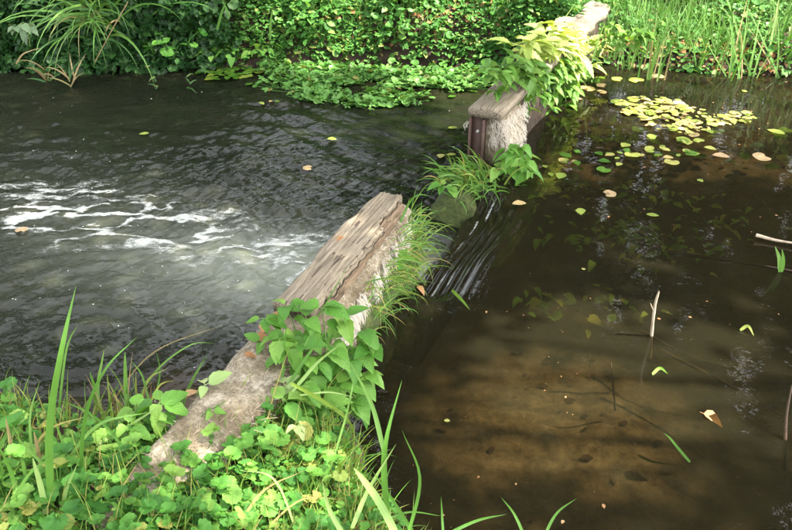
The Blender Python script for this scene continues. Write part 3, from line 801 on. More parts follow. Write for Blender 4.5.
# fuzz on far wall
acc = Acc(); r = random.Random(8)
for k in range(1500):
    s = r.uniform(.05, .36)
    if r.random() < .25: p = Vector((r.uniform(.105, .19), .05 + r.uniform(-.01, .01), r.uniform(.12, .27)))
    else: p = Vector((.183 + r.uniform(-.01, .012), s, r.uniform(.0, .27)))
    q = p + Vector((r.uniform(-.01, .025), r.uniform(-.025, .01), -r.uniform(-.006, .02))); e = q + Vector((r.uniform(-.01, .015), r.uniform(-.015, .015), -r.uniform(.008, .03)))
    sd = Vector((.0007, .0009, .0004))
    acc.add([p - sd, p + sd, q + sd, q - sd, e, e], [(0, 1, 2, 3), (3, 2, 4, 5)])
for q_ in range(9):
    p = Vector((r.uniform(-.02, .0), .045, .24 + r.uniform(-.03, .02)))
    sd = Vector((.002, 0, .001)); q = p + Vector((-.015, -.01, -.02)); e = q + Vector((.004, 0, -.02))
    acc.add([p - sd, p + sd, q + sd, q - sd, e, e], [(0, 1, 2, 3), (3, 2, 4, 5)])
tag(link('fleece_fibres', acc.mesh('fleece_fibres', M_FUZZ), fwall), kind='stuff')
# sill in the gap
ang = math.atan2(CU[1], CU[0]) - math.pi / 2
sill = empty('weir_sill', (C0[0], C0[1], 0), 'submerged concrete sill that the water slides over in the gap', 'sill')
sill.rotation_euler = (0, 0, ang)
V, F = sweep([(-.10, -.6), (.10, -.6), (.09, -.20), (.05, -.135), (-.02, -.125), (-.09, -.20)], -.1, 1.2, 26, LO, LU, LN, .03, 14)
link('concrete_body', make_mesh('concrete_body', V, F, M_SILL), sill)
# plinth at the foot of the far wall
pb = at(478, 185, 0)
V, F = sweep([(-.13, -.55), (.11, -.55), (.10, -.06), (.05, -.01), (-.06, -.02), (-.12, -.08)], -.22, .30, 16, (.38, 3.86), FU, FN, .05, 19)
tag(link('stone_footing', make_mesh('stone_footing', V, F, M_MOSS)), 'dark wet footing under the grass at the foot of the steel post', 'footing')

# ------------------------------------------------------------------ plant builders
def mesh_of(tpl, m, name): return make_mesh(name, tpl[0], tpl[1], m, tpl[2])
def leaf_with_stalk(blade, tilt, h, stalk_w=.03):
    """petiole rises h (in leaf units) and leans out; blade sits at the top"""
    V, F, U = blade
    pts = [Vector((0, 0, 0)), Vector((0, .10 * h, .55 * h)), Vector((0, .30 * h, h))]
    c, s = math.cos(tilt), math.sin(tilt)
    B = V.copy(); B[:, 1] -= .12
    B = np.stack([B[:, 0], B[:, 1] * c - B[:, 2] * s, B[:, 1] * s + B[:, 2] * c], 1) + np.array(pts[2])
    P, Q = tube(pts, [stalk_w, stalk_w * .8, stalk_w * .7], 3)
    tri = np.concatenate([Q[:, [0, 1, 2]], Q[:, [0, 2, 3]]])
    if F.shape[1] == 4: F = np.concatenate([F[:, [0, 1, 2]], F[:, [0, 2, 3]]])
    return np.concatenate([B, P]), np.concatenate([F, tri + len(B)]), np.concatenate([U, np.full((len(P), 2), .5)])
IVY_T = [leaf_with_stalk(tpl_round(seed=k, n=36, scallop=.065 + .02 * (k % 2), cup=.14 + .12 * (k % 3) - .1, wav=.05), -.35 + .25 * (k % 4), 1.0 + .35 * (k % 3)) for k in range(6)]
IVY_M = [mesh_of(t_, M_IVY, 'ivy_leaf') for t_ in IVY_T]
OV_T = [tpl_ovate(.50 + .06 * k, 9, .16 + .06 * k, .18 + .14 * k, .05, stalk=.14, widest=.36) for k in range(4)]
BROAD_M = [mesh_of(t_, M_BROAD, 'broad_leaf') for t_ in OV_T]
BUSH_M = [mesh_of(tpl_ovate(.36 + .05 * k, 10, .16 + .06 * k, .16 + .12 * k, .06, stalk=.10, widest=.38), M_BUSH, 'bush_leaf') for k in range(4)]
SER_T = [tpl_ovate(.34 + .05 * k, 12, .2, .2 + .12 * k, .13, stalk=.05, widest=.34) for k in range(3)]
PALE_M = [mesh_of(t_, M_PALE, 'sunlit_pale_leaf') for t_ in SER_T]

def ivy_plant(loc, n, size, label, group, spread=.03, r=random, meshes=IVY_M, hscale=1.0, name='ground_ivy', cat='plant', lean=None):
    root = empty(name, loc, label, cat, group)
    a0 = r.uniform(0, 6.28)
    for k in range(n):
        a = a0 + k * 2.4 + r.uniform(-.4, .4)
        sz = size * r.uniform(.65, 1.15)
        o = link('leaf', r.choice(meshes), root)
        rad = spread * math.sqrt(r.random()) * 1.3
        o.location = (rad * math.cos(a), rad * math.sin(a), r.uniform(-.005, .012))
        o.rotation_euler = (r.uniform(-.25, .25) + (-.28), r.uniform(-.3, .3), a - math.pi / 2)
        o.scale = (sz, sz, sz * hscale * r.uniform(.7, 1.25))
    return root
def stem_plant(loc, tip, nleaf, size, label, group=None, meshes=BROAD_M, name='broad_leaved_plant', cat='plant', start=.25, bunch=5, droop=(-.5, .35), r=random, facing=None, bow=.25, stem_r=.0035, mat_=M_STALK):
    """stem from loc to tip (world); leaves spiral up it, a rosette at the top"""
    root = empty(name, loc, label, cat, group)
    t3 = Vector(tip) - Vector(loc)
    side = Vector((-t3.y, t3.x, 0)); side = side.normalized() if side.length > 1e-4 else Vector((1, 0, 0))
    midp = t3 * .5 + Vector((0, 0, t3.length * bow)) + side * r.uniform(-.03, .03)
    P = smooth_path([(0, 0, 0), midp, t3], 9)
    V, F = tube(P, [stem_r * (1 - .6 * i / 8) for i in range(9)], 5)
    link('stem', make_mesh('stem', V, F, mat_), root)
    for k in range(nleaf):
        top = k >= nleaf - bunch
        f = 1.0 if top else start + (1 - start) * k / max(1, nleaf - bunch) * .95
        p = P[min(8, int(f * 8))].lerp(P[min(8, int(f * 8) + 1)], f * 8 - int(f * 8)) if f < 1 else P[8]
        a = k * 2.4 + r.uniform(-.4, .4)
        if facing is not None and r.random() < .55: a = facing + r.uniform(-1.0, 1.0)
        el = r.uniform(*droop) + (.25 if top else 0)
        sz = size * (r.uniform(.55, .8) if top and k > nleaf - 3 else r.uniform(.75, 1.15))
        Mx = frames([tuple(p)], a, el, r.uniform(-.4, .4), sz)[0]
        o = link('leaf', r.choice(meshes), root)
        o.matrix_basis = to_m4(Mx)
    return root
def blade_thing(name, path, width, m, label, cat='grass', group=None, n=13, **kw):
    base = Vector(path[0])
    V, F, U = blade_geo([Vector(p) - base for p in path], width, n, **kw)
    o = link(name, make_mesh(name, V, F, m, U), None, base)
    return tag(o, label, cat, group)
def tussock(name, loc, specs, m, label, cat, group=None, part='blade', r=random):
    """specs: list of (offset, az, lean, length, bend, width[, material])"""
    root = empty(name, loc, label, cat, group)
    for sp in specs:
        off, az, lean, ln, bend, w = sp[:6]
        V, F, U = blade_geo(arc_path(off, az, lean, ln, bend, 10), w, 10, .3, r.uniform(-.5, .5))
        link(part, make_mesh(part, V, F, sp[6] if len(sp) > 6 else m, U), root)
    return root

# ------------------------------------------------------------------ trees: reflected ones beyond the bank, and an added sun-blocking crown
LIT = []                                                             # sunlit patches: (x, y, rx, ry) on the plane z = .1
def lit(px, py, z, rx, ry, p=1.0):
    q = at(px, py, z); k = (.1 - z) / SUN_DIR.z
    LIT.append((q.x + SUN_DIR.x * k, q.y + SUN_DIR.y * k, rx, ry, p))
lit(690, 116, 0, .62, .32, .98)
lit(545, 415, -.3, .50, .40, .95)
lit(745, 165, -.3, .35, .14, .95)
lit(770, 45, .2, .6, .6, .97)
lit(640, 20, .3, 1.4, .6, .96)
lit(80, 485, .25, .40, .3, .6)
lit(320, 500, .25, .42, .32, .85)
def lity(px, py, y, rx, ry, p=1.0):
    q = aty(px, py, y); k = (.1 - q.z) / SUN_DIR.z
    LIT.append((q.x + SUN_DIR.x * k, q.y + SUN_DIR.y * k, rx, ry, p))
lity(552, 50, 5.0, .46, .40, 1.0)
lity(480, 12, 6.35, 1.0, .45, .98)
lity(385, 36, 6.15, 1.0, .40, .97)
lity(300, 30, 6.2, .5, .3, .93)
lity(420, 74, 6.0, .8, .2, .9)
def in_lit(q, r):
    m = np.zeros(len(q), bool); u = r.random(len(q))
    for (x, y, rx, ry, p) in LIT:
        m |= (((q[:, 0] - x) / rx) ** 2 + ((q[:, 1] - y) / ry) ** 2 < 1) & (u < p)
    return m
SIMPLE = tpl_simple(.75)
def crown_leaves(P, size, r, holes=True, drop=None):
    P = np.asarray(P)
    if holes:
        k = (P[:, 2] - .1) / SUN_DIR.z
        q = P[:, :2] - np.array([SUN_DIR.x, SUN_DIR.y])[None] * k[:, None]
        wob = .10 * (np.stack([vnoise(q[:, 0] * 4, q[:, 1] * 4, 91), vnoise(q[:, 0] * 4, q[:, 1] * 4, 92)], 1) - .5) * 2
        P = P[~in_lit(q + wob, r)]  # leaves dropped so the sun reaches the chosen patches
    n = len(P)
    M = frames(P, r.random(n) * 6.28, r.normal(-.3, .45, n), r.normal(0, .5, n), size * r.uniform(.7, 1.3, n))
    return scatter(SIMPLE, M)
def blob_points(centres, r):
    out = []
    for (x, y, z, rx, ry, rz, n) in centres:
        d = r.normal(size=(n, 3)); d /= np.linalg.norm(d, axis=1)[:, None]
        rad = r.random(n) ** .38
        out.append(np.array([x, y, z]) + d * rad[:, None] * np.array([rx, ry, rz]))
    return np.concatenate(out)
def branch_tree(name, base, height, lean, clumps, leaf, label, cat='tree', seed=1, trunk_r=.2, holes=True, group=None):
    """tapered trunk, limbs to each clump, leaf clumps"""
    r = np.random.default_rng(seed); rr = random.Random(seed)
    root = empty(name, base, label, cat, group); B = Vector(base)
    top = Vector((lean[0], lean[1], height))
    tp = smooth_path([(0, 0, -.4), top * .35 + Vector((rr.uniform(-.2, .2), rr.uniform(-.2, .2), 0)), top * .7, top], 10)
    V, F = tube(tp, [trunk_r * (1.15 - .1 * i) for i in range(10)], 9)
    tr = link('trunk', make_mesh('trunk', V, F, M_BARK), root)
    acc = Acc()
    for c in clumps[::3]:
        e = Vector(c[:3]) - B
        s = tp[min(9, max(3, int(9 * (e.z - .8) / max(height, .1) * .8)))]
        mid = s.lerp(e, .5) + Vector((rr.uniform(-.2, .2), rr.uniform(-.2, .2), .25))
        V, F = tube(smooth_path([s, mid, e], 7), [trunk_r * .09 * (1 - .12 * i) for i in range(7)], 5)
        acc.add(V, F)
    link('limbs', acc.mesh('limbs', M_BARK), root)
    V, F, U = crown_leaves(blob_points(clumps, r), leaf, r, holes)
    o = link('crown', make_mesh('crown', V - np.array(base, np.float32), F, M_CANOPY, U), root)
    return root
# unseen crown added between scene and sun, pierced where sunlit patches should fall
rr = np.random.default_rng(3)
cl = []
for k in range(110):
    gx = -4.4 + (k % 11) * .95 + rr.uniform(-.4, .4); gy = -.9 + (k // 11) * .95 + rr.uniform(-.4, .4)      # ground point it shades
    h = rr.uniform(5.2, 8.4); kk = h / SUN_DIR.z
    cl.append((gx + SUN_DIR.x * kk, gy + SUN_DIR.y * kk, h, .9, .9, .6, 900))
mean = np.mean([c[:3] for c in cl], 0)
branch_tree('added_shade_canopy', (7.6, .6, .25), 6.8, (-1.4, 1.2), cl, .105, 'added out-of-view tree crown that blocks the sun, with holes for the sunlit patches', seed=12, trunk_r=.24)
# trees beyond the far bank, seen as reflections in the pond
rr = np.random.default_rng(6)
k = 0
for (x, y, h, w, n) in [(.6, 9.4, 12.5, 1.5, 44), (-8.5, 11.5, 8, 2.6, 26), (-4.9, 10.4, 9.0, 2.0, 34), (1.5, 9.2, 8.5, 1.7, 40), (3.3, 8.6, 10.5, 1.9, 46), (5.2, 9.0, 11.5, 1.9, 46), (-12, 13, 9, 3, 24), (2.4, 13, 13, 2.8, 40), (6.3, 13, 14, 2.0, 40)]:
    cl = []
    for j in range(n):
        a = rr.uniform(0, 6.28); zz = .8 + (h - .8) * rr.random() ** .8
        ww = w * (1.0 - .55 * (zz / h)) * rr.uniform(.2, 1)
        cl.append((x + ww * math.cos(a), y + ww * math.sin(a), zz, .9, .9, .7, 115))
    branch_tree('bankside_tree', (x, y, .4), h * .85, (0, 0), cl, .22, 'dark leafy trees behind the far bank, seen as reflections in the water', seed=40 + k, trunk_r=.16, holes=True, group='trees behind the far bank')
    k += 1

# ------------------------------------------------------------------ far bank vegetation
HERB_T = [tpl_lobed(), tpl_round(n=12, seed=2, scallop=.03), tpl_simple(.7)]
def cover(n, xr, yfun, m, size, tpls, seed, hgt=(.01, .10), dens=None, el=(-.1, .5), face=-math.pi / 2, facew=1.1, zf=far_z):
    r = np.random.default_rng(seed)
    x = r.uniform(*xr, n); y = yfun(x, r.random(n)); h = r.uniform(*hgt, n)
    if dens is not None:
        k = r.random(n) < dens(x, y); x, y, h = x[k], y[k], h[k]
    hm = .1 + 1.8 * sstep(.3, .75, fbm(x * 3.2, y * 3.2, seed))                           # hummocks
    P = np.stack([x, y, zf(x, y) + h * hm], 1)
    n = len(P)
    az = face + r.normal(0, facew, n)
    M = frames(P, az, r.uniform(*el, n) * -1, r.normal(0, .4, n), size * r.uniform(.6, 1.25, n))
    acc = Acc(); which = r.integers(0, len(tpls), n)
    for k, t_ in enumerate(tpls):
        if (which == k).any(): acc.add(*scatter(t_, M[which == k]))
    return acc
def tri(t_):
    V, F, U = t_
    if F.shape[1] == 4: F = np.concatenate([F[:, [0, 1, 2]], F[:, [0, 2, 3]]])
    return V, F, U
# centre: bright low herbs
acc = cover(20000, (-1.9, 1.25), lambda x, u: far_edge(x) - .11 + 1.25 * u, M_HERB, .056, HERB_T, 101, (.0, .22),
            dens=lambda x, y: (1 - .9 * np.exp(-((x - .42) / .22) ** 2 - ((y - 6.2) / .14) ** 2)) * sstep(.34, .50, fbm(x * 2.3, y * 2.6, 103) + .16 * sstep(.1, .4, y - far_edge(x)) + .14 * (1 - sstep(-.2, .6, x))))
acc2 = cover(16000, (-1.7, 1.25), lambda x, u: far_edge(x) - .10 + 1.25 * u, M_HERB, .034, HERB_T, 105, (.03, .17), dens=lambda x, y: sstep(.45, .6, fbm(x * 1.7, y * 2.1, 106)))
acc.add(np.concatenate(acc2.V), np.concatenate(acc2.F), np.concatenate(acc2.U))
tag(link('bank_herbs', acc.mesh('bank_herbs', M_HERB)), 'bright green low herbs covering the middle of the far bank', 'ground cover', kind='stuff')
# right: short herbs
acc = cover(20000, (1.0, 5.0), lambda x, u: far_edge(x) - .05 + 2.1 * u, M_HERB, .045, HERB_T, 111, (.0, .09), dens=lambda x, y: sstep(.30, .5, fbm(x * 2.1, y * 2.3, 113) + .12 * sstep(.2, .7, y - far_edge(x))))
tag(link('bank_clover', acc.mesh('bank_clover', M_HERB)), 'low leafy ground cover among grass on the right of the far bank', 'ground cover', kind='stuff')
# left: dark bramble and ivy hedge, overhanging
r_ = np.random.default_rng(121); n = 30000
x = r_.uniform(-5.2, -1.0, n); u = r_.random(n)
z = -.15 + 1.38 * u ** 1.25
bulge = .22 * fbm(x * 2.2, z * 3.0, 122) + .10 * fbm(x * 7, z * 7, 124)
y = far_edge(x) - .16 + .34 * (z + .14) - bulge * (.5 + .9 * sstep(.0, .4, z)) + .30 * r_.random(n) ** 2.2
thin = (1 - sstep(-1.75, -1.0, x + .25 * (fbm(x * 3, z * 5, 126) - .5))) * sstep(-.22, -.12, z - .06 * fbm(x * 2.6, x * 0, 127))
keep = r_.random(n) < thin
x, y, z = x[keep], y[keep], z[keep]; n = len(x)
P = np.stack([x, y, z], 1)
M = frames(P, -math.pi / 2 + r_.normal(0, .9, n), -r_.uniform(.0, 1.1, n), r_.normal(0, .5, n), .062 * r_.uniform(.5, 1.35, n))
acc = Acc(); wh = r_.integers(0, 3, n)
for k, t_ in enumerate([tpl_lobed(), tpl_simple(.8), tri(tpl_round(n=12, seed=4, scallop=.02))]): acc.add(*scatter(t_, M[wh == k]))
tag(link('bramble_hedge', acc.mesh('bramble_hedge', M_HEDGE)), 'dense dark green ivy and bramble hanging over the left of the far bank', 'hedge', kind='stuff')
# fine grass among the herbs
def grass_mass(name, pts, m, ln, w, seed, label, zf, lean=.35, bend=.9, az=None):
    r = random.Random(seed); acc = Acc()
    for (x, y, z) in pts:
        P = arc_path((x, y, z), r.uniform(0, 6.28) if az is None else r.gauss(az, .8), abs(r.gauss(0, lean)), ln * r.uniform(.55, 1.3), r.uniform(0, bend), 6)
        acc.add(*blade_geo(P, w * r.uniform(.7, 1.3), 6, .2, r.uniform(-.6, .6)))
    return tag(link(name, acc.mesh(name, m)), label, 'grass', kind='stuff')
r_ = np.random.default_rng(131)
x = r_.uniform(-1.4, 1.15, 2600); y = far_edge(x) - .03 + r_.random(2600) * 1.1
k = fbm(x * 2, y * 2, 132) + .12 * sstep(-.2, .8, x) > .52
grass_mass('bank_grass', np.stack([x, y, far_z(x, y)], 1)[k], M_BLADE, .17, .006, 133, 'fine bright grass on the middle of the far bank', far_z)
x = r_.uniform(1.15, 4.2, 2600); y = far_edge(x) + .06 + r_.random(2600) ** 1.3 * 1.6
k = fbm(x * 2, y * 2, 134) > .42
grass_mass('bank_grass', np.stack([x, y, far_z(x, y)], 1)[k], M_BLADE, .20, .007, 135, 'longer grass scattered over the right of the far bank', far_z)
# dead litter on the bare bank
r_ = np.random.default_rng(141); n = 1500
x = r_.uniform(-.6, 4, n); y = far_edge(x) + r_.uniform(-.03, .25, n)
M = frames(np.stack([x, y, far_z(x, y) + .012], 1), r_.random(n) * 6.28, r_.normal(-.2, .4, n), r_.normal(0, .6, n), .05 * r_.uniform(.5, 1.3, n))
V, F, U = scatter(SIMPLE, M)
tag(link('leaf_litter', make_mesh('leaf_litter', V, F, M_DEAD, U)), 'brown dead leaves along the foot of the far bank', 'leaf litter', kind='stuff')
r_ = np.random.default_rng(142); n = 700
x = r_.uniform(.7, 3, n); y = far_edge(x) + r_.uniform(.9, 1.9, n)
M = frames(np.stack([x, y, far_z(x, y) + .03], 1), r_.random(n) * 6.28, r_.normal(-.1, .3, n), r_.normal(0, .4, n), .07 * r_.uniform(.5, 1.3, n))
V, F, U = scatter(SIMPLE, M[fbm(x * 2, y * 2, 143) > .5])
tag(link('leaf_litter', make_mesh('leaf_litter', V, F, M_DEAD, U)), 'patch of pale brown leaf litter at the top of the far bank', 'leaf litter', kind='stuff')

# reed clumps standing at the far right edge
def reed_specs(r, n, spread, ln, w, lean=.18, bend=.5, straw=.12, az=None, m1=M_BLADE):
    out = []
    for k in range(n):
        out.append(((r.gauss(0, spread), r.gauss(0, spread * .6), -.02), r.uniform(0, 6.28) if az is None else r.gauss(az, .6), abs(r.gauss(0, lean)), ln * r.uniform(.55, 1.1), r.uniform(0, bend), w * r.uniform(.7, 1.3), M_STRAW if r.random() < straw else (M_PBLADE if r.random() < .15 else m1)))
    return out
r = random.Random(50)
RC = [(652, 76, 14, .035, .60, .011, 'tall narrow reed clump standing in the water right of the bushy plant', .10, .35),
      (634, 66, 12, .05, .42, .009, 'shorter reed clump against the dark bank just right of the weir end', .15, .5),
      (612, 60, 9, .05, .30, .009, 'low reed tuft in the shadow beside the weir end', .2, .5),
      (706, 70, 10, .06, .36, .010, 'loose reed tuft midway along the right bank', .3, .7),
      (748, 72, 26, .10, .55, .012, 'broad clump of leaning reed blades near the right edge of the far bank', .35, .8),
      (782, 66, 30, .12, .70, .013, 'tallest dense reed clump at the right end of the far bank', .30, .8),
      (820, 74, 20, .12, .70, .013, 'reed clump cut by the right edge of the picture', .3, .8),
      (728, 40, 14, .12, .40, .009, 'thin grass tuft higher up the right bank', .25, .8),
      (690, 35, 10, .10, .34, .008, 'sparse grass tuft on the bank behind the floating leaves', .3, .8)]
for (px, py, nb, sp, ln, w, lab, lean, bend) in RC:
    p = at(px, py, .02); p.z = float(max(-.05, far_z(np.array([p.x]), np.array([p.y]))[0]))
    tussock('reed_clump', p, reed_specs(r, nb, sp, ln, w, lean, bend), M_BLADE, lab, 'reeds', 'reed clumps on the far bank')
p = at(485, 22, .3)
tussock('grass_tuft', (p.x, p.y, float(far_z(np.array([p.x]), np.array([p.y]))[0])), reed_specs(r, 34, .09, .30, .007, .3, .8, .02), M_BLADE, 'bright soft grass tuft on the far bank left of the bushy plant', 'grass')
# left: arching sedge hanging from the hedge
p = aty(95, 5, 5.95)
sp = [((r.gauss(0, .10), r.gauss(0, .05), r.uniform(-.05, .25)), -math.pi / 2 + r.gauss(0, .8), r.uniform(.5, 1.3), r.uniform(.45, .82), r.uniform(1.2, 2.1), .015 * r.uniform(.7, 1.3), M_STRAW if r.random() < .04 else M_DBLADE if r.random() < .45 else M_BLADE) for k in range(95)]
tussock('sedge', (p.x, p.y, .12), sp, M_DBLADE, 'large sedge with long arching blades hanging over the water at the left', 'sedge')
def tops(name, px, py, z, n, ln, lab, straw=.5, w=.013, up=.6):
    p = at(px, py, z); s_ = []
    for k in range(n):
        s_.append(((r.gauss(0, .01), r.gauss(0, .01), r.uniform(0, .12)), r.uniform(0, 6.28), r.uniform(.4, 1.3) * up, ln * r.uniform(.6, 1.1), r.uniform(.5, 1.6), w * r.uniform(.7, 1.2), M_STRAW if r.random() < straw else M_DBLADE))
    tussock(name, (p.x, p.y, z), s_, M_DBLADE, lab, 'reed')
tops('broken_reed', 48, 84, Z_STREAM - .01, 11, .20, 'broken reed with half-dry drooping leaves at the far left waterline', .3, up=1.0)
tops('broken_reed', 73, 88, Z_STREAM - .01, 8, .22, 'broken reed with yellowed leaves below the sedge', .3, up=1.0)
tops('reed_sprig', 158, 92, Z_STREAM, 6, .08, 'small green reed sprig drifting on the stream, left of two', .1, .010, 1.4)
tops('reed_sprig', 190, 92, Z_STREAM, 5, .08, 'small green reed sprig drifting on the stream, right of two', .1, .010, 1.4)
tops('reed_sprig', 155, 72, Z_STREAM, 6, .14, 'bent reed sprig at the foot of the dark hedge', .3, .010, 1.0)
# bare stalks in front of the hedge
blade_thing('dry_stalk', [aty(95, 62, 5.55), aty(112, 30, 5.5), aty(128, 2, 5.5)], .007, M_STRAW, 'thin pale dry stalk slanting up across the sedge at the left', 'stalk', taper=False)
blade_thing('dry_stalk', [aty(16, 64, 5.4), aty(22, 55, 5.4), aty(30, 51, 5.4), aty(41, 48, 5.45)], .011, M_STRAW, 'pale bent straw over the water at the far left', 'stalk')
for q_, (pts, lab) in enumerate([([(217, 30), (222, 12), (226, 2)], 'short upright grass blade in the dark hedge'), ([(229, 18), (226, 8), (222, 0)], 'curled grass blade at the top of the dark hedge'), ([(270, 40), (271, 20), (273, 8)], 'pale grass blade where dark hedge meets bright herbs')]):
    blade_thing('tall_grass', [aty(a, b, 5.8) for a, b in pts], .018, M_BLADE, lab)
# larger-leaved plants one can pick out of the far bank
GL = [(165, 44, .16, 'round grey-green leaves low in the dark hedge', 9, .085), (178, 38, .2, 'cluster of round leaves beside the hedge foot', 7, .08), (213, 45, .12, 'pale green seedling at the foot of the dark hedge', 6, .07), (232, 44, .14, 'leafy plant in the corner where the hedge ends', 9, .07), (262, 40, .16, 'broad leaved plant between hedge and bright herbs', 10, .075)]
for (px, py, z, lab, n_, sz) in GL:
    p = aty(px, py, 5.86); ivy_plant((p.x, p.y, p.z - .06), n_, sz, lab, None, .08, r, IVY_M if 'round' in lab else BROAD_M, .8, 'bank_plant')
M_WHITE = leaf_mat('silvery_leaf', [(0, G(.07, .13, .06)), (1, G(.15, .22, .12))], .3, 'pinnate', .45, .3)
WH = [mesh_of(t_, M_WHITE, 'silvery_leaf') for t_ in OV_T]
p = at(16, 30, .35)
stem_plant((p.x, p.y + .15, .2), (p.x + .05, p.y - .1, .40), 12, .085, 'plant with silvery pale leaves in the hedge at the far left', None, WH, 'silver_leaved_plant', droop=(-.8, .0), facing=-math.pi / 2)
# bulk plants at the right-hand end of the weir
p = at(603, 40, .25)
for k in range(5):
    q = Vector((p.x + .06 * k - .05, p.y + r.uniform(-.15, .15), .15))
    stem_plant(q, q + Vector((r.uniform(-.06, .1), -.08, .18 + .05 * r.random())), 16, .075, 'leafy dark green herb on the bank just right of the weir end', 'herbs by the weir end', BUSH_M, 'bank_plant', facing=-math.pi / 2)

# ------------------------------------------------------------------ bushy plants on the far wall
WALLY = lambda px: float(np.interp(px, [470, 500, 530, 560, 590, 610], [3.92, 4.15, 4.5, 4.9, 5.35, 5.6]))
def bush(name, px, py, z0, tips, size, label, meshes, nleaf, droop, cat='bush', bunch=5, m=M_STALK):
    yb = WALLY(px)
    root = empty(name, (aty(px, py, yb).x, yb, .28) if z0 > .1 else at(px, py, z0), label, cat)
    B = root.location
    for (tx, ty, tz) in tips:
        t3 = (aty(tx, ty, WALLY(tx) - r.uniform(-.12, .14)) if z0 > .1 else at(tx, ty, tz)) - B
        st = Vector((r.uniform(-.05, .05), r.uniform(-.08, .08), 0))
        mid = st.lerp(t3, .5) + Vector((0, 0, .05))
        P = smooth_path([st, mid, t3], 9)
        V, F = tube(P, [.004 * (1 - .07 * i) for i in range(9)], 4)
        link('stem', make_mesh('stem', V, F, m), root)
        for k in range(nleaf):
            f = .25 + .75 * (k / (nleaf - 1)) if k < nleaf - bunch else 1.
            i = min(7, int(f * 8)); pp = P[i].lerp(P[i + 1], min(1, f * 8 - i))
            a = k * 2.4 + r.uniform(-.5, .5)
            if r.random() < .45: a = -math.pi / 2 + r.uniform(-1.1, 1.1)
            o = link('leaf', r.choice(meshes), root)
            o.matrix_basis = to_m4(frames([tuple(pp)], a, r.uniform(*droop), r.uniform(-.4, .4), size * r.uniform(.6, 1.15))[0])
    return root
bush('leafy_bush', 530, 98, .28, [(492, 76, .42), (500, 66, .48), (512, 58, .55), (506, 86, .40), (518, 100, .34), (530, 96, .44), (516, 74, .50), (528, 62, .58), (538, 80, .52), (526, 110, .26), (500, 74, .50), (520, 88, .46), (510, 94, .30), (534, 70, .58), (486, 70, .34), (540, 104, .34), (496, 92, .3), (522, 52, .2)], .098,
     'mid green leafy bush covering the plank of the far weir, its left half', BUSH_M, 16, (-.35, .65))
bush('leafy_bush', 556, 86, .28, [(548, 108, .30), (560, 92, .46), (552, 76, .56), (566, 104, .28), (574, 88, .42), (562, 70, .58), (584, 76, .48), (590, 92, .30), (580, 104, .18), (548, 92, .46), (570, 78, .52), (595, 78, .36), (544, 118, .18), (576, 62, .58), (566, 118, .1), (540, 92, .1)], .098,
     'mid green leafy bush on the far weir, its right half hanging over the pond', BUSH_M, 18, (-.5, .5))
bush('sunlit_bush', 560, 58, .36, [(520, 50, .60), (530, 42, .66), (540, 48, .66), (548, 38, .70), (562, 36, .70), (575, 42, .68), (586, 40, .64), (592, 54, .57), (580, 58, .62), (566, 52, .68), (550, 54, .66), (572, 66, .58), (560, 46, .68), (535, 58, .60), (590, 66, .52), (553, 26, .76), (598, 46, .54), (545, 30, .7), (568, 26, .7), (512, 46, .6), (580, 30, .7)], .130,
     'yellow-green plant with toothed leaves above the leafy bush, sunlight painted into its pale colour', PALE_M, 14, (-.4, .7))
bush('leafy_sprig', 520, 172, -.02, [(498, 168, .10), (512, 158, .14), (526, 160, .12), (508, 150, .2), (520, 146, .16), (530, 172, .06)], .085,
     'leafy green plant at the waterline below the fleece of the far weir', BROAD_M, 8, (-.5, .4), 'plant', 4)
for q_, (pts, w, lab) in enumerate([([(562, 70), (560, 30), (576, 2)], .016, 'tall arching blade rising out of the pale sunlit plant'), ([(592, 62), (598, 42), (606, 20)], .012, 'short arching blade right of the pale sunlit plant'), ([(588, 48), (570, 32), (600, 24)], .008, 'thin blade bent above the weir end')]):
    blade_thing('tall_grass', [aty(a, b, 5.15) for a, b in pts], w, M_PBLADE, lab)
# grass hanging at the post's foot
p = at(468, 188, -.05)
sp = []
for k in range(285):
    ox, oy = r.gauss(0, .065), r.gauss(0, .065)
    sp.append(((ox + r.choice((0, .03, .07)), oy, r.uniform(-.05, .05)), math.radians(232) + r.gauss(0, .8), abs(r.gauss(.6, .35)), r.uniform(.10, .24), r.uniform(.8, 2.1), .0085, M_YBLADE if r.random() < .3 else M_BLADE))
tussock('grass_tussock', p, sp, M_BLADE, 'drooping yellow-green grass tussock at the foot of the rusty post', 'grass')
p = at(447, 195, -.05)
stem_plant(p, p + Vector((-.02, -.04, .07)), 8, .09, 'single leafy seedling at the tip of the grassy footing in the gap', None, BROAD_M, 'seedling', droop=(-.4, .3), bunch=4)

# ------------------------------------------------------------------ grass on the end of the near wall
p0 = WO + WU * .80 + WN * .16
sp = []
for k in range(220):
    s = r.uniform(.26, .91); w = .235 * wf(s) + r.uniform(0, .06); z = r.uniform(-.02, .19) if r.random() < .8 else r.uniform(.18, .24)
    q = WO + WU * s + WN * w - p0
    sp.append(((q[0], q[1], z), math.atan2(WN[1], WN[0]) + r.gauss(0, .9), r.uniform(.6, 1.6), r.uniform(.06, .19), r.uniform(1.0, 2.3), .0042, M_YBLADE if r.random() < .5 else M_BLADE))
for k in range(70):                                                     # far corner tuft standing up
    q = WO + WU * r.uniform(.80, .93) + WN * r.uniform(.09, .19) - p0
    sp.append(((q[0], q[1], r.uniform(.0, .2)), r.uniform(-1.6, 1.6), r.uniform(.1, .9), r.uniform(.08, .2), r.uniform(.4, 1.6), .0045, M_YBLADE if r.random() < .5 else M_BLADE))
tussock('grass_tussock', (p0[0], p0[1], .0), sp, M_BLADE, 'fine yellowish grass hanging from the pond side of the near weir end', 'grass')
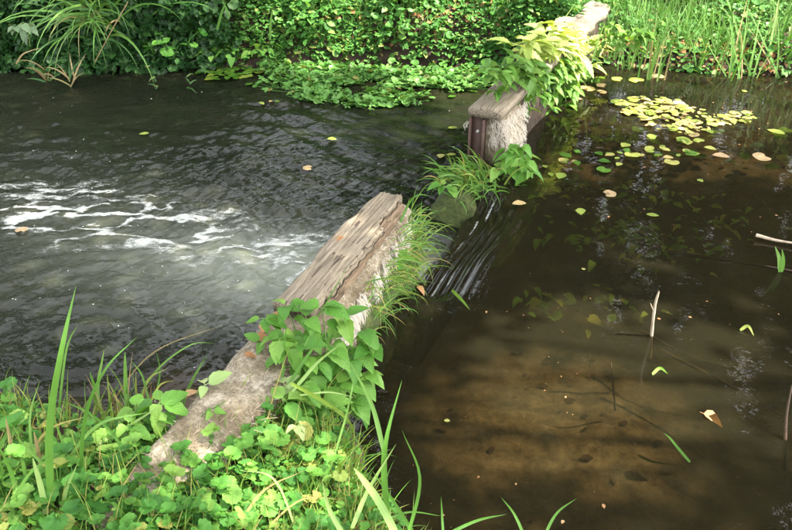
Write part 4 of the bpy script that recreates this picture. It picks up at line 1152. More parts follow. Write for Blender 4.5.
# lower mossy apron under that grass
V, F = sweep([(.0, -.3), (.04, -.3), (.055, -.05), (.045, .08), (.01, .14), (0, .0)], .22, .90, 28, LO, LU, LN, .04, 77)
apron = link('moss_apron', make_mesh('moss_apron', V + np.stack([np.array([.215 * wf(q_) for q_ in V[:, 1]]), np.zeros(len(V)), np.zeros(len(V))], 1), F, M_MOSS), wall)
p = at(395, 272, .10)
stem_plant(p + Vector((-.02, .03, -.05)), p + Vector((.02, -.02, .06)), 4, .10, 'young plant with three rounded leaves on the grassy side of the weir', None, BROAD_M, 'seedling', droop=(-.1, .5), bunch=3, facing=-1.2, start=.5)
blade_thing('tall_grass', [at(395, 235, .2), at(408, 205, .30), at(418, 195, .36), at(430, 196, .33)], .010, M_BLADE, 'arching blade at the far corner of the near plank')

# ------------------------------------------------------------------ foreground plants
def zn(x, y): return float(near_z(np.array([x]), np.array([y]))[0])
def inside(px, py, poly):
    c = False; n = len(poly)
    for i in range(n):
        (x1, y1), (x2, y2) = poly[i], poly[(i + 1) % n]
        if (y1 > py) != (y2 > py) and px < (x2 - x1) * (py - y1) / (y2 - y1) + x1: c = not c
    return c
# ground cover stuff under everything on the near bank
r_ = np.random.default_rng(201); n = 15000
x = r_.uniform(-1.7, .9, n); y = r_.uniform(.6, 2.3, n)
s = sdf(NEAR_SHORE, x, y)
ww = ((x - WO[0]) * WN[0] + (y - WO[1]) * WN[1]); wsl = ((x - WO[0]) * WU[0] + (y - WO[1]) * WU[1])
k = (s > .0) & (r_.random(n) < .25 + .75 * sstep(.3, .55, fbm(x * 5, y * 5, 202))) & ~((ww > -.06) & (ww < .24) & (wsl > -.66))
x, y = x[k], y[k]; n = len(x)
P = np.stack([x, y, near_z(x, y) + r_.uniform(.0, .05, n)], 1)
M = frames(P, r_.random(n) * 6.28, r_.normal(-.1, .3, n), r_.normal(0, .3, n), .024 * r_.uniform(.5, 1.3, n))
acc = Acc(); wh = r_.integers(0, 2, n)
for q_, t_ in enumerate([tpl_round(n=12, seed=7, scallop=.03), tpl_lobed()]): acc.add(*scatter(t_, M[wh == q_]))
tag(link('ground_cover', acc.mesh('ground_cover', M_IVY)), 'small leafy ground cover carpeting the near bank', 'ground cover', kind='stuff')
r_ = np.random.default_rng(211); n = 5200
x = r_.uniform(-.5, .55, n); y = r_.uniform(1.0, 1.95, n); s = sdf(NEAR_SHORE, x, y)
k = (s > .015) & (r_.random(n) < sstep(-.42, -.12, x + .25 * (fbm(x * 4, y * 4, 212) - .5)))
x, y = x[k], y[k]
grass_mass('near_grass', np.stack([x, y, near_z(x, y)], 1), M_YBLADE, .10, .0028, 213, 'fine yellow-green grass on the near bank at the bottom of the picture', near_z, .6, 1.6)
x = r_.uniform(-1.6, -.2, 2000); y = r_.uniform(1.0, 2.2, 2000); k = sdf(NEAR_SHORE, x, y) > .02
grass_mass('near_grass', np.stack([x, y, near_z(x, y)], 1)[k], M_YBLADE, .13, .0034, 214, 'sparse grass among the round leaves at bottom left', near_z, .5, 1.2)

r = random.Random(77)
IV_POLY = [(0, 455), (60, 440), (120, 416), (158, 412), (200, 430), (226, 404), (262, 400), (300, 400), (345, 440), (340, 470), (300, 480), (280, 529), (0, 529)]
cnt = 0
for gy in range(395, 560, 15):
    for gx in range(-20, 360, 17):
        px, py = gx + r.uniform(-7, 7), gy + r.uniform(-6, 6)
        if not inside(px, min(py, 528), IV_POLY) and not (px < 0 or py > 528): continue
        if py > 528 and px > 300: continue
        p = at(px, py, .24); z = zn(p.x, p.y)
        if z < .02 and p.x < -.66: continue
        zz = max(z, .06)
        p = at(px, py, zz + .05)
        big = px < 140 and py > 462
        zone = ('at the left edge' if px < 35 else 'left of the wall foot' if px < 115 else 'before the wall foot' if px < 205 else 'under the broad leaves')
        row = 'bottom edge' if py > 500 else 'mid bank' if py > 465 else 'upper rim of bank'
        if big:
            ivy_plant((p.x, p.y, zz), r.randint(3, 5), r.uniform(.042, .062), 'large crinkled round leaves %s, %s' % (zone, row), 'large round-leaved plants ' + zone + ' ' + row, .05, r, name='round_leaved_plant')
        else:
            ivy_plant((p.x, p.y, zz), r.randint(6, 9), r.choice((r.uniform(.024, .036), r.uniform(.036, .054))), 'scalloped round-leaved ground ivy %s, %s' % (zone, row), 'ground ivy ' + zone + ' ' + row, .045, r)
        cnt += 1
# paler small-leaved ones at the bottom
for k in range(38):
    px, py = r.uniform(255, 385), r.uniform(455, 540)
    if py < 455 + (px - 350) * 1.2: continue
    p = at(px, py, .22); z = zn(p.x, p.y)
    if z < .06: continue
    ivy_plant((p.x, p.y, z), r.randint(4, 7), r.uniform(.024, .036), 'small pale ground ivy among fine grass at the bottom', 'small ground ivy in the grass', .04, r)
# two bigger ivy leaves against the wall
for (px, py, sz, lab) in [(236, 412, .055, 'round scalloped leaf standing against the pale wall'), (241, 440, .06, 'dark round leaf in front of the wall foot'), (222, 432, .045, 'small round leaf below the bare patch of wall'), (268, 452, .035, 'yellow-green round leaves below the broad-leaved plants'), (336, 453, .036, 'yellowish round leaf pair at the edge of the near bank')]:
    p = at(px, py, .25)
    ivy_plant((p.x, p.y - .01, .18), 2, sz, lab, None, .015, r, hscale=.9)
# broad-leaved plants growing over the pond side of the near wall
BL = ['leftmost light green shoot over the wall top, below the plank corner', 'shoot with pale leaves touching the plank corner', 'shoot lying on the wall just under the plank end', 'shoot under the splintered side of the plank', 'shoot at the top right of the leafy heap beside the fleece',
 'star-shaped shoot tip sticking out right toward the pond', 'outermost right shoot over the dark water', 'shoot in the upper middle of the leafy heap', 'shoot with drooping oval leaves right of the middle of the heap', 'drooping shoot on the right flank above the dark water', 'shoot in the centre of the leafy heap', 'shoot left of the centre of the heap against fleece', 'left shoot of the heap rising against the bare wall',
 'shoot low on the pond flank of the heap', 'lowest right shoot nearly touching the dark water', 'shoot low in the middle of the heap', 'lowest middle shoot of the heap above the yellowish leaves', 'lowest left shoot of the heap beside the ground ivy']
TIPS = [(262, 318, .36), (286, 306, .38), (306, 318, .38), (322, 308, .40), (345, 318, .36), (362, 330, .32), (372, 342, .27), (330, 345, .30), (350, 358, .25), (365, 372, .18), (318, 362, .28), (300, 345, .33), (280, 338, .34), (335, 385, .20), (352, 398, .12), (300, 385, .26), (318, 405, .20), (285, 400, .26)]
for k, (px, py, z) in enumerate(TIPS):
    tip = at(px, py, z)
    b = WO + WU * (((tip.x - WO[0]) * WU[0] + (tip.y - WO[1]) * WU[1]) - .06) + WN * (.225)
    base = Vector((float(b[0]), float(b[1]), .02 if z < .3 else .06))
    stem_plant(base, tip, 11, r.uniform(.075, .10), 'broad-leaved plant: ' + BL[k], 'broad-leaved plants on the near weir', BROAD_M, droop=(-.75, .2), facing=-.7, r=r, bow=.12)
# pale wilted leaves
M_WILT = leaf_mat('wilted_leaf', [(0, G(.26, .38, .14)), (1, G(.36, .45, .20))], .3, 'pinnate', .5, .35)
WI = [mesh_of(t_, M_WILT, 'wilted_leaf') for t_ in OV_T]
for (px, py, lab) in [(285, 385, 'pale wilted leaf cluster in front of the broad-leaved plants'), (298, 425, 'pale crumpled leaves hanging among the ground ivy')]:
    p = at(px, py, .26)
    stem_plant(p + Vector((0, .02, -.15)), p, 6, .06, lab, None, WI, 'wilted_plant', droop=(-1.0, .1), facing=-1.5, r=r)
# leafy plant at the near left end of the wall
for (px, py, z, sz, n_, lab) in [(160, 402, .28, .095, 8, 'broad pale leaves at the left foot of the bare wall'), (135, 408, .24, .08, 9, 'leafy plant on the stream side of the wall end'), (205, 385, .27, .085, 3, 'flat yellowing leaf lying on the bare wall top'), (128, 425, .25, .07, 9, 'leafy plant left of the bare wall patch'), (212, 412, .27, .045, 3, 'small pale sprig on the bare wall'), (262, 342, .28, .06, 4, 'jagged bright leaf on the wall top near the dead leaves')]:
    p = at(px, py, z)
    stem_plant(p + Vector((-.03, -.03, -.08 if z > .26 else -.14)), p, n_, sz, lab, None, BROAD_M if 'yellowing' not in lab else WI, droop=(-.5, .3), r=r, bunch=3)

# individual reed and grass blades of the foreground (pixel path, depth, width, material, label)
FB = [
 ([(52, 520), (50, 430), (62, 350), (76, 286)], 1.95, .021, M_BLADE, 'tallest upright reed blade at the left, brown at its tip'),
 ([(57, 430), (66, 352), (78, 324)], 2.0, .008, M_BLADE, 'thin blade beside the tallest reed'),
 ([(80, 490), (85, 420), (105, 370), (138, 336)], 1.95, .011, M_BLADE, 'slender blade curving up to the right of the tallest reed'),
 ([(-8, 470), (8, 432), (36, 402)], 1.9, .012, M_BLADE, 'pale green blade leaning right at the left edge'),
 ([(90, 508), (50, 470), (12, 432)], 1.62, .019, M_BLADE, 'broad flat blade slanting across the bottom left leaves'),
 ([(52, 545), (42, 490), (33, 458)], 1.5, .014, M_PBLADE, 'pale grey-green cut blade at the bottom left'),
 ([(132, 458), (105, 425), (80, 408), (52, 398)], 1.8, .010, M_BLADE, 'blade arching left from the ground ivy'),
 ([(96, 445), (130, 425), (165, 403)], 1.75, .010, M_PBLADE, 'pale blade pointing at the bare wall'),
 ([(128, 420), (126, 385), (125, 352)], 2.0, .012, M_BLADE, 'stiff cut reed stub at the waterline'),
 ([(14, 480), (12, 450), (6, 418)], 1.9, .011, M_STRAW, 'brownish reed stub at the left edge'),
 ([(44, 490), (40, 460), (34, 432)], 1.9, .010, M_STRAW, 'short brown-tipped stub left of the tallest reed'),
 ([(30, 495), (22, 455), (18, 430)], 1.9, .012, M_BLADE, 'short green reed left of the tallest one'),
 ([(70, 470), (62, 440), (52, 415)], 1.95, .010, M_BLADE, 'blade leaning left behind the tallest reed'),
 ([(10, 520), (4, 490), (0, 455)], 1.7, .012, M_BLADE, 'reed blade at the bottom left edge'),
 ([(100, 420), (150, 355), (225, 324)], 2.15, .005, M_STRAW, 'long thin straw arching over the stream'),
 ([(130, 415), (155, 372), (190, 345), (215, 343)], 2.1, .007, M_BLADE, 'thin blade arching over the stream beside the wall'),
 ([(140, 410), (148, 380), (168, 368)], 2.05, .008, M_YBLADE, 'short yellowish blade by the wall end'),
 ([(148, 408), (160, 385), (176, 380)], 2.05, .007, M_YBLADE, 'short dry blade by the wall end'),
 ([(150, 405), (142, 375), (130, 360)], 2.05, .008, M_BLADE, 'short blade leaning to the stream by the wall end'),
 ([(155, 400), (160, 372), (156, 350)], 2.1, .007, M_BLADE, 'upright short blade by the wall end'),
 ([(402, 545), (378, 500), (354, 468)], 1.42, .017, M_PBLADE, 'pale striped blade cut short at the bottom, left of the pond'),
 ([(388, 520), (384, 470), (387, 435), (402, 380)], 1.62, .016, M_BLADE, 'reed blade standing against the brown pond'),
 ([(384, 452), (372, 405), (350, 362)], 1.72, .014, M_BLADE, 'reed blade leaning left over the dark water'),
 ([(352, 528), (368, 490), (396, 444)], 1.55, .013, M_PBLADE, 'pale blade leaning right over the pond edge'),
 ([(430, 560), (398, 508), (372, 470)], 1.45, .012, M_BLADE, 'green blade in front of the pale striped one'),
 ([(350, 545), (330, 510), (322, 480)], 1.35, .014, M_PBLADE, 'short pale blade at the bottom edge'),
 ([(375, 525), (408, 512), (442, 516)], 1.45, .007, M_BLADE, 'blade arching right over the pond at the bottom'),
 ([(435, 540), (475, 521), (507, 514)], 1.42, .010, M_BLADE, 'flat blade reaching over the pond at the bottom middle'),
 ([(444, 545), (442, 515), (441, 496)], 1.42, .007, M_BLADE, 'short upright blade at the bottom middle'),
 ([(528, 545), (515, 515), (501, 497)], 1.42, .008, M_BLADE, 'short curved blade at the bottom, left of two'),
 ([(540, 545), (556, 514), (577, 498)], 1.42, .008, M_BLADE, 'short curved blade at the bottom, right of two'),
 ([(291, 383), (325, 402), (351, 424), (354, 446)], 1.85, .013, M_YBLADE, 'yellow-green blade folded over the broad leaves'),
 ([(300, 345), (325, 305), (349, 264)], 2.2, .006, M_BLADE, 'thin blade lying across the near plank'),
 ([(288, 385), (310, 352), (328, 328)], 1.95, .010, M_BLADE, 'blade rising among the broad leaves'),
 ([(292, 392), (318, 362), (346, 340)], 1.9, .011, M_PBLADE, 'pale broad blade across the broad leaves'),
 ([(282, 392), (284, 350), (287, 322)], 1.98, .009, M_BLADE, 'upright blade against the fleecy wall'),
 ([(298, 395), (300, 360), (312, 330)], 1.98, .009, M_BLADE, 'second upright blade against the fleecy wall'),
 ([(265, 430), (275, 390), (290, 345)], 1.85, .005, M_YBLADE, 'thin yellowish stalk in front of the fleecy wall'),
 ([(300, 395), (330, 392), (356, 398)], 1.88, .007, M_PBLADE, 'narrow pale blade lying over the broad leaves'),
 ([(330, 400), (345, 412), (352, 432)], 1.9, .006, M_BLADE, 'thin blade drooping toward the dark water'),
 ([(330, 470), (345, 420), (352, 390), (354, 375)], 1.75, .006, M_BLADE, 'thin stalk at the edge of the dark water'),
 ([(20, 530), (14, 480), (-4, 440)], 1.6, .016, M_BLADE, 'broad blade leaning out of the left edge near the bottom'),
 ([(70, 540), (64, 500), (78, 462)], 1.55, .013, M_PBLADE, 'pale blade standing in the bottom left corner leaves'),
 ([(5, 535), (26, 478), (60, 452)], 1.6, .010, M_BLADE, 'blade arching right in the bottom left corner'),
 ([(60, 470), (98, 425), (150, 412)], 1.85, .010, M_BLADE, 'blade arching right toward the wall end'),
 ([(112, 440), (98, 395), (104, 350)], 2.0, .009, M_BLADE, 'upright slender blade left of the cut reed stub'),
 ([(88, 455), (96, 400), (90, 372)], 2.0, .010, M_BLADE, 'upright blade between tallest reed and stub'),
 ([(36, 480), (30, 420), (40, 380)], 1.95, .009, M_BLADE, 'slender blade left of the tallest reed tip'),
 ([(22, 470), (48, 430), (92, 415)], 1.9, .008, M_YBLADE, 'yellowish blade bowing over the shoreline at the left'),
 ([(230, 540), (262, 492), (305, 470)], 1.5, .008, M_YBLADE, 'long fine blade across the bottom ivy, left one'),
 ([(250, 545), (300, 500), (345, 500)], 1.5, .006, M_YBLADE, 'long fine blade across the bottom ivy, right one'),
 ([(300, 540), (275, 480), (238, 470)], 1.5, .006, M_PBLADE, 'fine pale blade bowing left over the bottom ivy'),
 ([(405, 545), (420, 480), (402, 430)], 1.5, .009, M_BLADE, 'upright blade in front of the pond at the bank corner'),
 ([(250, 420), (240, 395), (252, 370)], 1.9, .006, M_YBLADE, 'thin bent stalk beside the wall foot'),
]
for (pts, Y0, w, m, lab) in FB:
    n_ = len(pts)
    if pts[0][1] > 455:
        Y0 = min(Y0, at(pts[0][0], min(pts[0][1], 536), .17).y - .03)              # rooted where its foot meets the ground
    path = [aty(a, b, Y0 + .10 * (i / (n_ - 1)) * (1 if i % 2 else .6)) for i, (a, b) in enumerate(pts)]
    blade_thing('reed' if w > .0105 else 'tall_grass', path, w, m, lab, 'reed' if w > .0105 else 'grass', None, 14, fold=.3, twist=r.uniform(-.5, .5), blunt=('cut' in lab or 'stub' in lab))
# short tufts along the left shoreline and the pond edge
TU = [(-8, 448, 'short grass tuft cut by the left edge at the shoreline'), (22, 452, 'short grass tuft left of the tallest reed'), (48, 446, 'grass tuft around the foot of the tallest reed'), (72, 444, 'grass tuft just right of the tallest reed'), (98, 438, 'grass tuft midway between tallest reed and wall'), (122, 428, 'grass tuft by the cut reed stub'), (146, 415, 'grass tuft at the stream corner of the wall end')]
for (px, py, lab) in TU:
    p = at(px, py, .02)
    sp = [((r.gauss(0, .04), r.gauss(0, .03), -.05), r.uniform(0, 6.28), abs(r.gauss(.12, .25)), r.uniform(.10, .30), r.uniform(0, .9), r.uniform(.004, .010), r.choice([M_BLADE, M_BLADE, M_BLADE, M_YBLADE, M_STRAW])) for k in range(20)]
    tussock('grass_tuft', (p.x, p.y, .02), sp, M_BLADE, lab, 'grass')
TU = [(345, 462, 'fine grass tuft at the edge of the dark water below the yellowish leaf pair'), (352, 485, 'fine grass tuft on the pond edge by the pale cut blade'), (368, 505, 'fine grass tuft on the pond edge at the foot of the tall pond reed'), (385, 522, 'fine grass tuft on the pond edge at the very bottom'), (325, 470, 'fine grass tuft inland of the pale cut blade'), (335, 505, 'fine grass tuft among small pale ivy near the bottom')]
for (px, py, lab) in TU:
    p = at(px, py, .12); z = max(0, zn(p.x, p.y))
    sp = [((r.gauss(0, .035), r.gauss(0, .035), -.01), r.gauss(.2, 1.4), abs(r.gauss(.35, .3)), r.uniform(.07, .18), r.uniform(.2, 1.5), r.uniform(.0028, .0055), r.choice([M_BLADE, M_YBLADE, M_YBLADE])) for k in range(18)]
    tussock('grass_tuft', (p.x, p.y, z), sp, M_BLADE, lab, 'grass')

# dead leaves on the walls
def flat_leaf(name, px, py, z, size, m, label, cat='leaf', group=None, tp=None, tilt=.25):
    p = at(px, py, z)
    V, F, U = tp if tp is not None else OV_T[r.randrange(4)]
    Mx = frames([(0, 0, 0)], r.uniform(0, 6.28), r.uniform(-tilt, tilt), r.uniform(-tilt, tilt), size)[0]
    o = link(name, bpy.data.meshes.new('tmp') if False else leaf_mesh(m, tp), None, p)
    o.matrix_basis = Matrix.Translation(p) @ to_m4(Mx)
    return tag(o, label, cat, group)
_lm = {}
def leaf_mesh(m, tp=None):
    key = (m.name, id(tp) if tp is not None else r.randrange(4))
    if key not in _lm:
        _lm[key] = mesh_of(tp if tp is not None else OV_T[key[1]], m, 'leaf')
    return _lm[key]
flat_leaf('dead_leaf', 344, 236, .327, .045, M_DEAD, 'small orange-brown leaf lying on the near plank')
flat_leaf('dead_leaf', 266, 322, .262, .06, M_DEAD, 'curled brown leaf on the wall just before the plank, left one')
flat_leaf('dead_leaf', 270, 315, .264, .05, M_DEAD, 'curled brown leaf on the wall touching the plank')
flat_leaf('dead_leaf', 253, 337, .262, .06, M_DEAD, 'brown leaf at the stream edge of the wall top')
flat_leaf('dead_leaf', 242, 357, .264, .05, M_DEAD, 'dry brown scrap in the middle of the bare wall top')
flat_leaf('dead_leaf', 416, 286, .0, .05, M_DEAD, 'reddish brown leaf caught at the wall end by the chute')
flat_leaf('dead_leaf', 185, 398, .25, .08, M_DEAD, 'large curled brown leaf at the left end of the bare wall')
# small stone block among bottom leaves
V, F = sweep([(0, -.1), (.10, -.1), (.10, .05), (.02, .055)], 0, .09, 6, tuple(at(108, 512, .22).xy), (.3, .95), (.95, -.3), .03, 55)
V[:, 2] += .20
tag(link('stone_block', make_mesh('stone_block', V, F, M_FLEECE)), 'pale stone block half hidden by round leaves at bottom left', 'stone')

# ------------------------------------------------------------------ things floating on and standing in the pond
FL_T = [tpl_ovate(.62, 7, .05, .02, .04, widest=.45), tpl_round(n=16, seed=9, cup=.02, scallop=.02, wav=.02, asp=1.1), tpl_ovate(.75, 6, .12, .05, .06, widest=.5)]
def floater(px, py, size, m, label, group=None, name='floating_leaf', z=.004, tilt=.05, tp=None):
    return flat_leaf(name, px, py, z + r.uniform(0, .004), size, m, label, 'leaf', group, tp if tp is not None else r.choice(FL_T), tilt)
MATPOLY = [(618, 101), (640, 97), (665, 96), (690, 106), (720, 112), (752, 114), (752, 119), (722, 126), (700, 134), (672, 134), (655, 126), (632, 116)]
k = 0
while k < 140:
    px, py = r.uniform(615, 755), r.uniform(95, 137)
    if not inside(px, py, MATPOLY): continue
    zone = 'left end' if px < 650 else 'middle' if px < 700 else 'right tip'
    row = 'far' if py < 114 else 'near'
    floater(px, py, r.uniform(.040, .075), M_FLOAT, 'yellowing leaf in the %s of the sunlit floating mat, on its %s side' % (zone, row), 'leaves of the floating mat, %s, %s side' % (zone, row), z=.004 + .004 * (k % 4), tilt=.14); k += 1
P = []
while len(P) < 130:
    px, py = r.uniform(615, 755), r.uniform(95, 137)
    if inside(px, py, MATPOLY): P.append(tuple(at(px, py, r.uniform(.002, .008))))
rs = np.random.default_rng(333); n_ = len(P)
V, F, U = scatter(FL_T[0], frames(P, rs.random(n_) * 6.28, rs.normal(0, .06, n_), rs.normal(0, .06, n_), rs.uniform(.025, .05, n_)))
tag(link('floating_debris', make_mesh('floating_debris', V, F, M_FLOAT, U)), 'small leaf scraps filling the gaps of the sunlit floating mat', 'floating leaves', kind='stuff')
for (px, py, sz, lab) in [(604, 194, .07, 'pale pinkish leaf floating alone below the bushy plant'), (580, 208, .06, 'small cream leaf floating below the bushy plant'), (512, 204, .07, 'brown leaf floating just beyond the chute'), (703, 182, .04, 'small pale leaf floating right of the pond centre'), (650, 134, .07, 'pale pink leaf at the near edge of the floating mat'), (622, 147, .075, 'yellow leaf floating below the left of the mat'), (768, 156, .10, 'large lime-yellow leaf floating alone by the right edge'), (712, 155, .09, 'greenish yellow leaf floating below the mat'), (785, 134, .10, 'yellow leaf at the right edge beyond the mat'), (747, 92, .04, 'tiny orange leaf near the right bank'), (646, 214, .06, 'rust brown leaf floating in the middle of the pond'), (450, 421, .02, 'tiny green leaf on the brown shallow water')]:
    floater(px, py, sz, M_FLOAT, lab)
floater(584, 268, .016, M_FLOAT, 'tiny pale speck of leaf near the pond centre')
for k in range(36):                                                    # trailing line of leaves towards the weir
    f = r.random(); px = 545 + 175 * f + r.gauss(0, 8); py = 168 - 26 * f + r.gauss(0, 5)
    floater(px, py, r.uniform(.035, .085), M_FLOAT if r.random() < .6 else M_DUCK, 'loose leaf in the string drifting between weir and mat', 'leaves strung out below the mat')
for k in range(22):
    floater(r.uniform(640, 792), r.uniform(126, 165), r.uniform(.05, .11), M_SUB, 'half-sunk olive leaf below the floating mat', 'half-sunk leaves below the mat', z=-.03)
for (px, py) in [(606, 86), (622, 80), (640, 82), (658, 78), (598, 92), (570, 98), (584, 90)]:
    floater(px, py, r.uniform(.06, .10), M_FLOAT, 'dull leaf floating in the shade by the weir end', 'leaves in the shade by the weir end')
fl = flat_leaf('dead_leaf', 700, 412, .006, .085, M_DEAD, 'curled brown leaf floating alone on the lower right of the pond', tilt=.3)
# stream side floaters
for k in range(44):
    px = 215 + abs(r.gauss(0, 1)) * 14 * r.choice((-1, 1)) + 8; py = 72 + r.gauss(0, 4.5)
    if py < 62: continue
    floater(px, py, r.uniform(.05, .09), M_DUCK, 'green floating leaf in the patch below the dark hedge', 'floating leaves below the dark hedge', z=Z_STREAM + .012)
for k in range(32):
    px = r.uniform(240, 480); py = r.uniform(74, 104)
    floater(px, py, r.uniform(.03, .07), r.choice([M_DUCK, M_DUCK, M_FLOAT]), 'loose leaf drifting off the watercress', 'loose leaves by the watercress', z=Z_STREAM + .012)
for (px, py, lab) in [(327, 139, 'orange leaf drifting in mid stream'), (448, 128, 'yellow leaf drifting near the rusty post'), (440, 158, 'yellowish leaf by the foot of the post'), (456, 154, 'second yellowish leaf by the foot of the post'), (149, 133, 'pale green leaf drifting in the left of the stream'), (20, 232, 'tiny green leaf on the left of the stream'), (312, 168, 'olive leaf just under the stream surface')]:
    floater(px, py, .06, M_FLOAT, lab, z=Z_STREAM + .016)
blade_thing('reed', [at(307, 85, Z_STREAM + .03), at(310, 95, Z_STREAM + .03), at(318, 101, Z_STREAM + .03), at(325, 104, Z_STREAM + .02)], .02, M_BLADE, 'curved green blade floating left of the watercress')
# watercress clumps
CT = [tri(tpl_lobed()), tri(tpl_round(n=12, seed=5, scallop=.02))]
CRL = 'low watercress clump floating along the foot of the far bank'
for k in range(52):
    if k < 34: px = r.uniform(255, 500); py = 72 + max(0, px - 400) * .06 + r.gauss(0, 5.5)
    else: px, py = r.uniform(300, 410), r.uniform(80, 103)
    p = at(px, py, Z_STREAM + .02); n_ = r.randint(18, 46)
    rs = np.random.default_rng(900 + k); d = rs.normal(size=(n_, 2)) * np.array([.12, .06]) * (1 if k < 34 else .6)
    P = np.stack([d[:, 0], d[:, 1], rs.uniform(.0, .032 if k < 34 else .015, n_)], 1)
    M = frames(P, rs.random(n_) * 6.28, rs.normal(.0, .35, n_), rs.normal(0, .35, n_), .052 * rs.uniform(.6, 1.3, n_))
    acc = Acc(); wh = rs.integers(0, 2, n_)
    for q_ in (0, 1):
        if (wh == q_).any(): acc.add(*scatter(CT[q_], M[wh == q_]))
    for (sx, sy, sz_) in P:
        Vv, Ff = tube([(0, 0, -.02), (sx * .5, sy * .5, -.012), (sx, sy, sz_)], [.003, .0025, .002], 3)
        acc.add(Vv, np.concatenate([Ff[:, [0, 1, 2]], Ff[:, [0, 2, 3]]]))
    zone = 'left part of the raft' if px < 350 else 'middle of the raft' if px < 420 else 'raft end by the weir'
    zone = zone if k < 34 else 'open water before the raft'
    tag(link('watercress', acc.mesh('watercress', M_CRESS), None, p), 'floating watercress clump below the far bank, ' + zone, 'watercress', 'watercress, ' + zone)
# submerged plants
SB = [mesh_of(t_, M_SUB, 'submerged_leaf') for t_ in (OV_T[0], OV_T[2], SER_T[0])]
for (px, py, n_, spread, lab) in [(600, 222, 26, .14, 'submerged weed with broad leaves left of the pond centre'), (640, 226, 24, .13, 'submerged weed with bright leaves at the pond centre'), (672, 240, 16, .12, 'sparse submerged weed right of the pond centre'), (645, 188, 20, .16, 'submerged weed in the shade below the drifting leaves'), (715, 205, 20, .16, 'submerged brownish weed toward the right bank'), (548, 294, 10, .08, 'small submerged weed left of the standing stick'), (606, 298, 12, .08, 'small submerged weed beside the standing stick'), (558, 178, 26, .10, 'submerged weed under the leaf string by the weir')]:
    p = at(px, py, -.045)
    root = empty('water_weed', p, lab, 'water plant')
    for k in range(n_ * 2):
        o = link('leaf', r.choice(SB), root)
        q = (r.gauss(0, spread), r.gauss(0, spread * .7), r.uniform(-.09, .0))
        o.matrix_basis = to_m4(frames([q], r.uniform(0, 6.28), r.uniform(-.3, .3), r.uniform(-.4, .4), r.uniform(.035, .075))[0])
# standing stick
P = [at(650, 358, -.12), at(652, 330, .03), aty(655, 305, at(652, 330, .03).y - .01), aty(659, 291, at(652, 330, .03).y - .02)]
V, F = tube(smooth_path([p - P[0] for p in P], 10), [.006, .006, .0055, .006, .005, .0055, .005, .0045, .004, .002], 6)
st = empty('standing_stick', P[0], 'pale broken stick standing out of the pond right of centre', 'stick')
link('stick', make_mesh('stick', V, F, M_STICK), st)
V, F = tube([P[2] - P[0] + Vector((-.004, 0, -.02)), P[2] - P[0] + Vector((-.02, -.005, .012))], [.003, .001], 4)
link('twig', make_mesh('twig', V, F, M_STICK), st)
def sunk(name, pts, rad, m, lab, cat='branch', n=14):
    P = [at(*q) for q in pts]; B = P[0]
    V, F = tube(smooth_path([p - B for p in P], n), [rad * (1 - .6 * i / (n - 1)) for i in range(n)], 6)
    return tag(link(name, make_mesh(name, V, F, m), None, B), lab, cat)
sunk('dark_stick', [(615, 410, -.25), (613, 385, -.08), (611, 362, .02)], .0045, M_DSTICK, 'short dark stick poking up below the pond centre', 'stick')
sunk('sunken_branch', [(668, 252, -.02), (710, 258, -.015), (750, 264, -.01), (800, 272, .01)], .010, M_DSTICK, 'dark half-sunk branch reaching in from the right edge')
sunk('sunken_branch', [(756, 235, .02), (775, 240, .015), (800, 244, .02)], .009, M_STICK, 'brown twig at the surface by the right edge')
sunk('sunken_branch', [(660, 350, -.05), (720, 380, -.06), (790, 420, -.06)], .008, M_DSTICK, 'long dark branch under the water at the lower right')
sunk('sunken_branch', [(640, 330, -.06), (700, 360, -.06), (792, 375, -.06)], .006, M_DSTICK, 'thin dark branch crossing under the water at the right')
sunk('upright_stem', [(785, 470, -.1), (786, 420, .06), (792, 385, .16)], .007, M_DSTICK, 'dark reed stem standing at the right edge of the pond', 'stem')
blade_thing('reed', [at(780, 272, .0), aty(779, 258, at(780, 272, 0).y), aty(775, 246, at(780, 272, 0).y)], .020, M_BLADE, 'green reed shoot sticking out of the pond at the right, left blade')
blade_thing('reed', [at(781, 272, .0), aty(783, 260, at(780, 272, 0).y), aty(782, 249, at(780, 272, 0).y)], .020, M_BLADE, 'green reed shoot sticking out of the pond at the right, right blade')
blade_thing('tall_grass', [at(690, 462, .004), at(678, 448, .006), at(670, 438, .012), at(664, 433, .02)], .009, M_BLADE, 'single grass blade floating on the lower right of the pond')
blade_thing('tall_grass', [at(638, 455, -.01), at(655, 462, -.005), at(690, 466, -.01)], .010, M_YBLADE, 'yellow blade just under the surface at the lower right')
for (pts, lab) in [([(652, 374, .004), (660, 368, .01), (668, 374, .004)], 'green shoot floating right below the standing stick'), ([(740, 330, .004), (748, 326, .02), (754, 336, .004)], 'small lime shoot floating on the right of the pond'), ([(452, 290, .0), (462, 300, .004), (470, 310, .0)], 'thin blade floating below the chute')]:
    blade_thing('tall_grass', [at(*q) for q in pts], .014, M_YBLADE, lab)

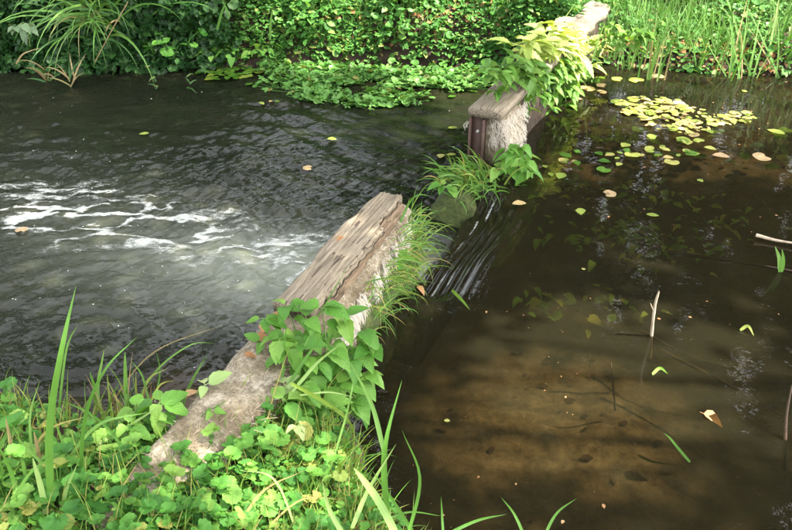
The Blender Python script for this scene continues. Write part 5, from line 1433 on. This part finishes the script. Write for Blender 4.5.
# ------------------------------------------------------------------ bubbles, scum and bed litter
OCT = (np.array([(1, 0, 0), (0, 1, 0), (-1, 0, 0), (0, -1, 0), (0, 0, .7), (.7, .7, .35), (-.7, .7, .35), (-.7, -.7, .35), (.7, -.7, .35)], np.float32),
       np.array([(0, 5, 4), (5, 1, 4), (1, 6, 4), (6, 2, 4), (2, 7, 4), (7, 3, 4), (3, 8, 4), (8, 0, 4), (0, 1, 5), (1, 2, 6), (2, 3, 7), (3, 0, 8)]), np.zeros((9, 2), np.float32))
M_BUB = simple_mat('bubbles', [(.3, G(.45, .46, .44)), (.7, G(.65, .66, .64))], 10, 2, .3, .0)
rs = np.random.default_rng(71); n = 3000
x = rs.uniform(-3.4, .5, n); y = rs.uniform(2.2, 5.9, n); t, d = td(x, y); dc = -d
k = (d < -.2) & (rs.random(n) < .02 + .9 * np.exp(-((t - .1) / .75) ** 2) * np.exp(-dc / 1.5) + .12 * (fbm(x * 2, y * 2, 72) > .55)) & (y < far_edge(x) - .2)
x, y = x[k], y[k]; n = len(x)
P = np.stack([x, y, Z_STREAM + waves(x, y) + .001], 1)
M = frames(P, rs.random(n) * 6.28, np.zeros(n), np.zeros(n), .0010 + .0032 * rs.random(n) ** 4)
V, F, U = scatter(OCT, M)
tag(link('bubbles', make_mesh('bubbles', V, F, M_BUB)), 'tiny white bubbles sprinkled over the stream', 'bubbles', kind='stuff')
n = 900
x = rs.uniform(-.1, 3.6, n); y = rs.uniform(1.5, 5.3, n); t, d = td(x, y)
k = (d > .35) & (fbm(x * 1.6, y * 1.6, 74) > .46) & (sdf(NEAR_SHORE, x, y) < -.02)
x, y = x[k], y[k]; n = len(x)
V, F, U = scatter(SIMPLE, frames(np.stack([x, y, np.full(n, .003)], 1), rs.random(n) * 6.28, rs.normal(0, .05, n), rs.normal(0, .05, n), .003 + .014 * rs.random(n) ** 3))
tag(link('pond_scum', make_mesh('pond_scum', V, F, M_DEAD, U)), 'fine specks of plant debris on the pond surface', 'debris', kind='stuff')
n = 500
x = rs.uniform(.1, 3.6, n); y = rs.uniform(1.6, 5.3, n); t, d = td(x, y); k = d > .3; x, y = x[k], y[k]; n = len(x)
V, F, U = scatter(SIMPLE, frames(np.stack([x, y, bed_z(x, y) + .008], 1), rs.random(n) * 6.28, rs.normal(0, .2, n), rs.normal(0, .3, n), .02 + .05 * rs.random(n) ** 2))
tag(link('bed_litter', make_mesh('bed_litter', V, F, M_DSTICK, U)), 'dark sunken leaves on the pond bed', 'leaf litter', kind='stuff')

r_ = np.random.default_rng(77); acc = Acc()
for k in range(150):
    sx, w = r_.uniform(-.92, .0), r_.uniform(.01, .23)
    q = WO + WU * sx + WN * w; a = r_.uniform(0, 6.28); ln = r_.uniform(.008, .05)
    p0_ = Vector((q[0], q[1], .252 + r_.uniform(0, .008))); d_ = Vector((math.cos(a), math.sin(a), r_.uniform(-.1, .15))) * ln
    V, F = tube([p0_, p0_ + d_ * .5 + Vector((0, 0, .002)), p0_ + d_], [.0009, .0011, .0006], 3)
    acc.add(V, F)
tag(link('wall_litter', acc.mesh('wall_litter', M_STICK)), 'dry twig and stalk scraps strewn on the bare wall top', 'litter', kind='stuff')
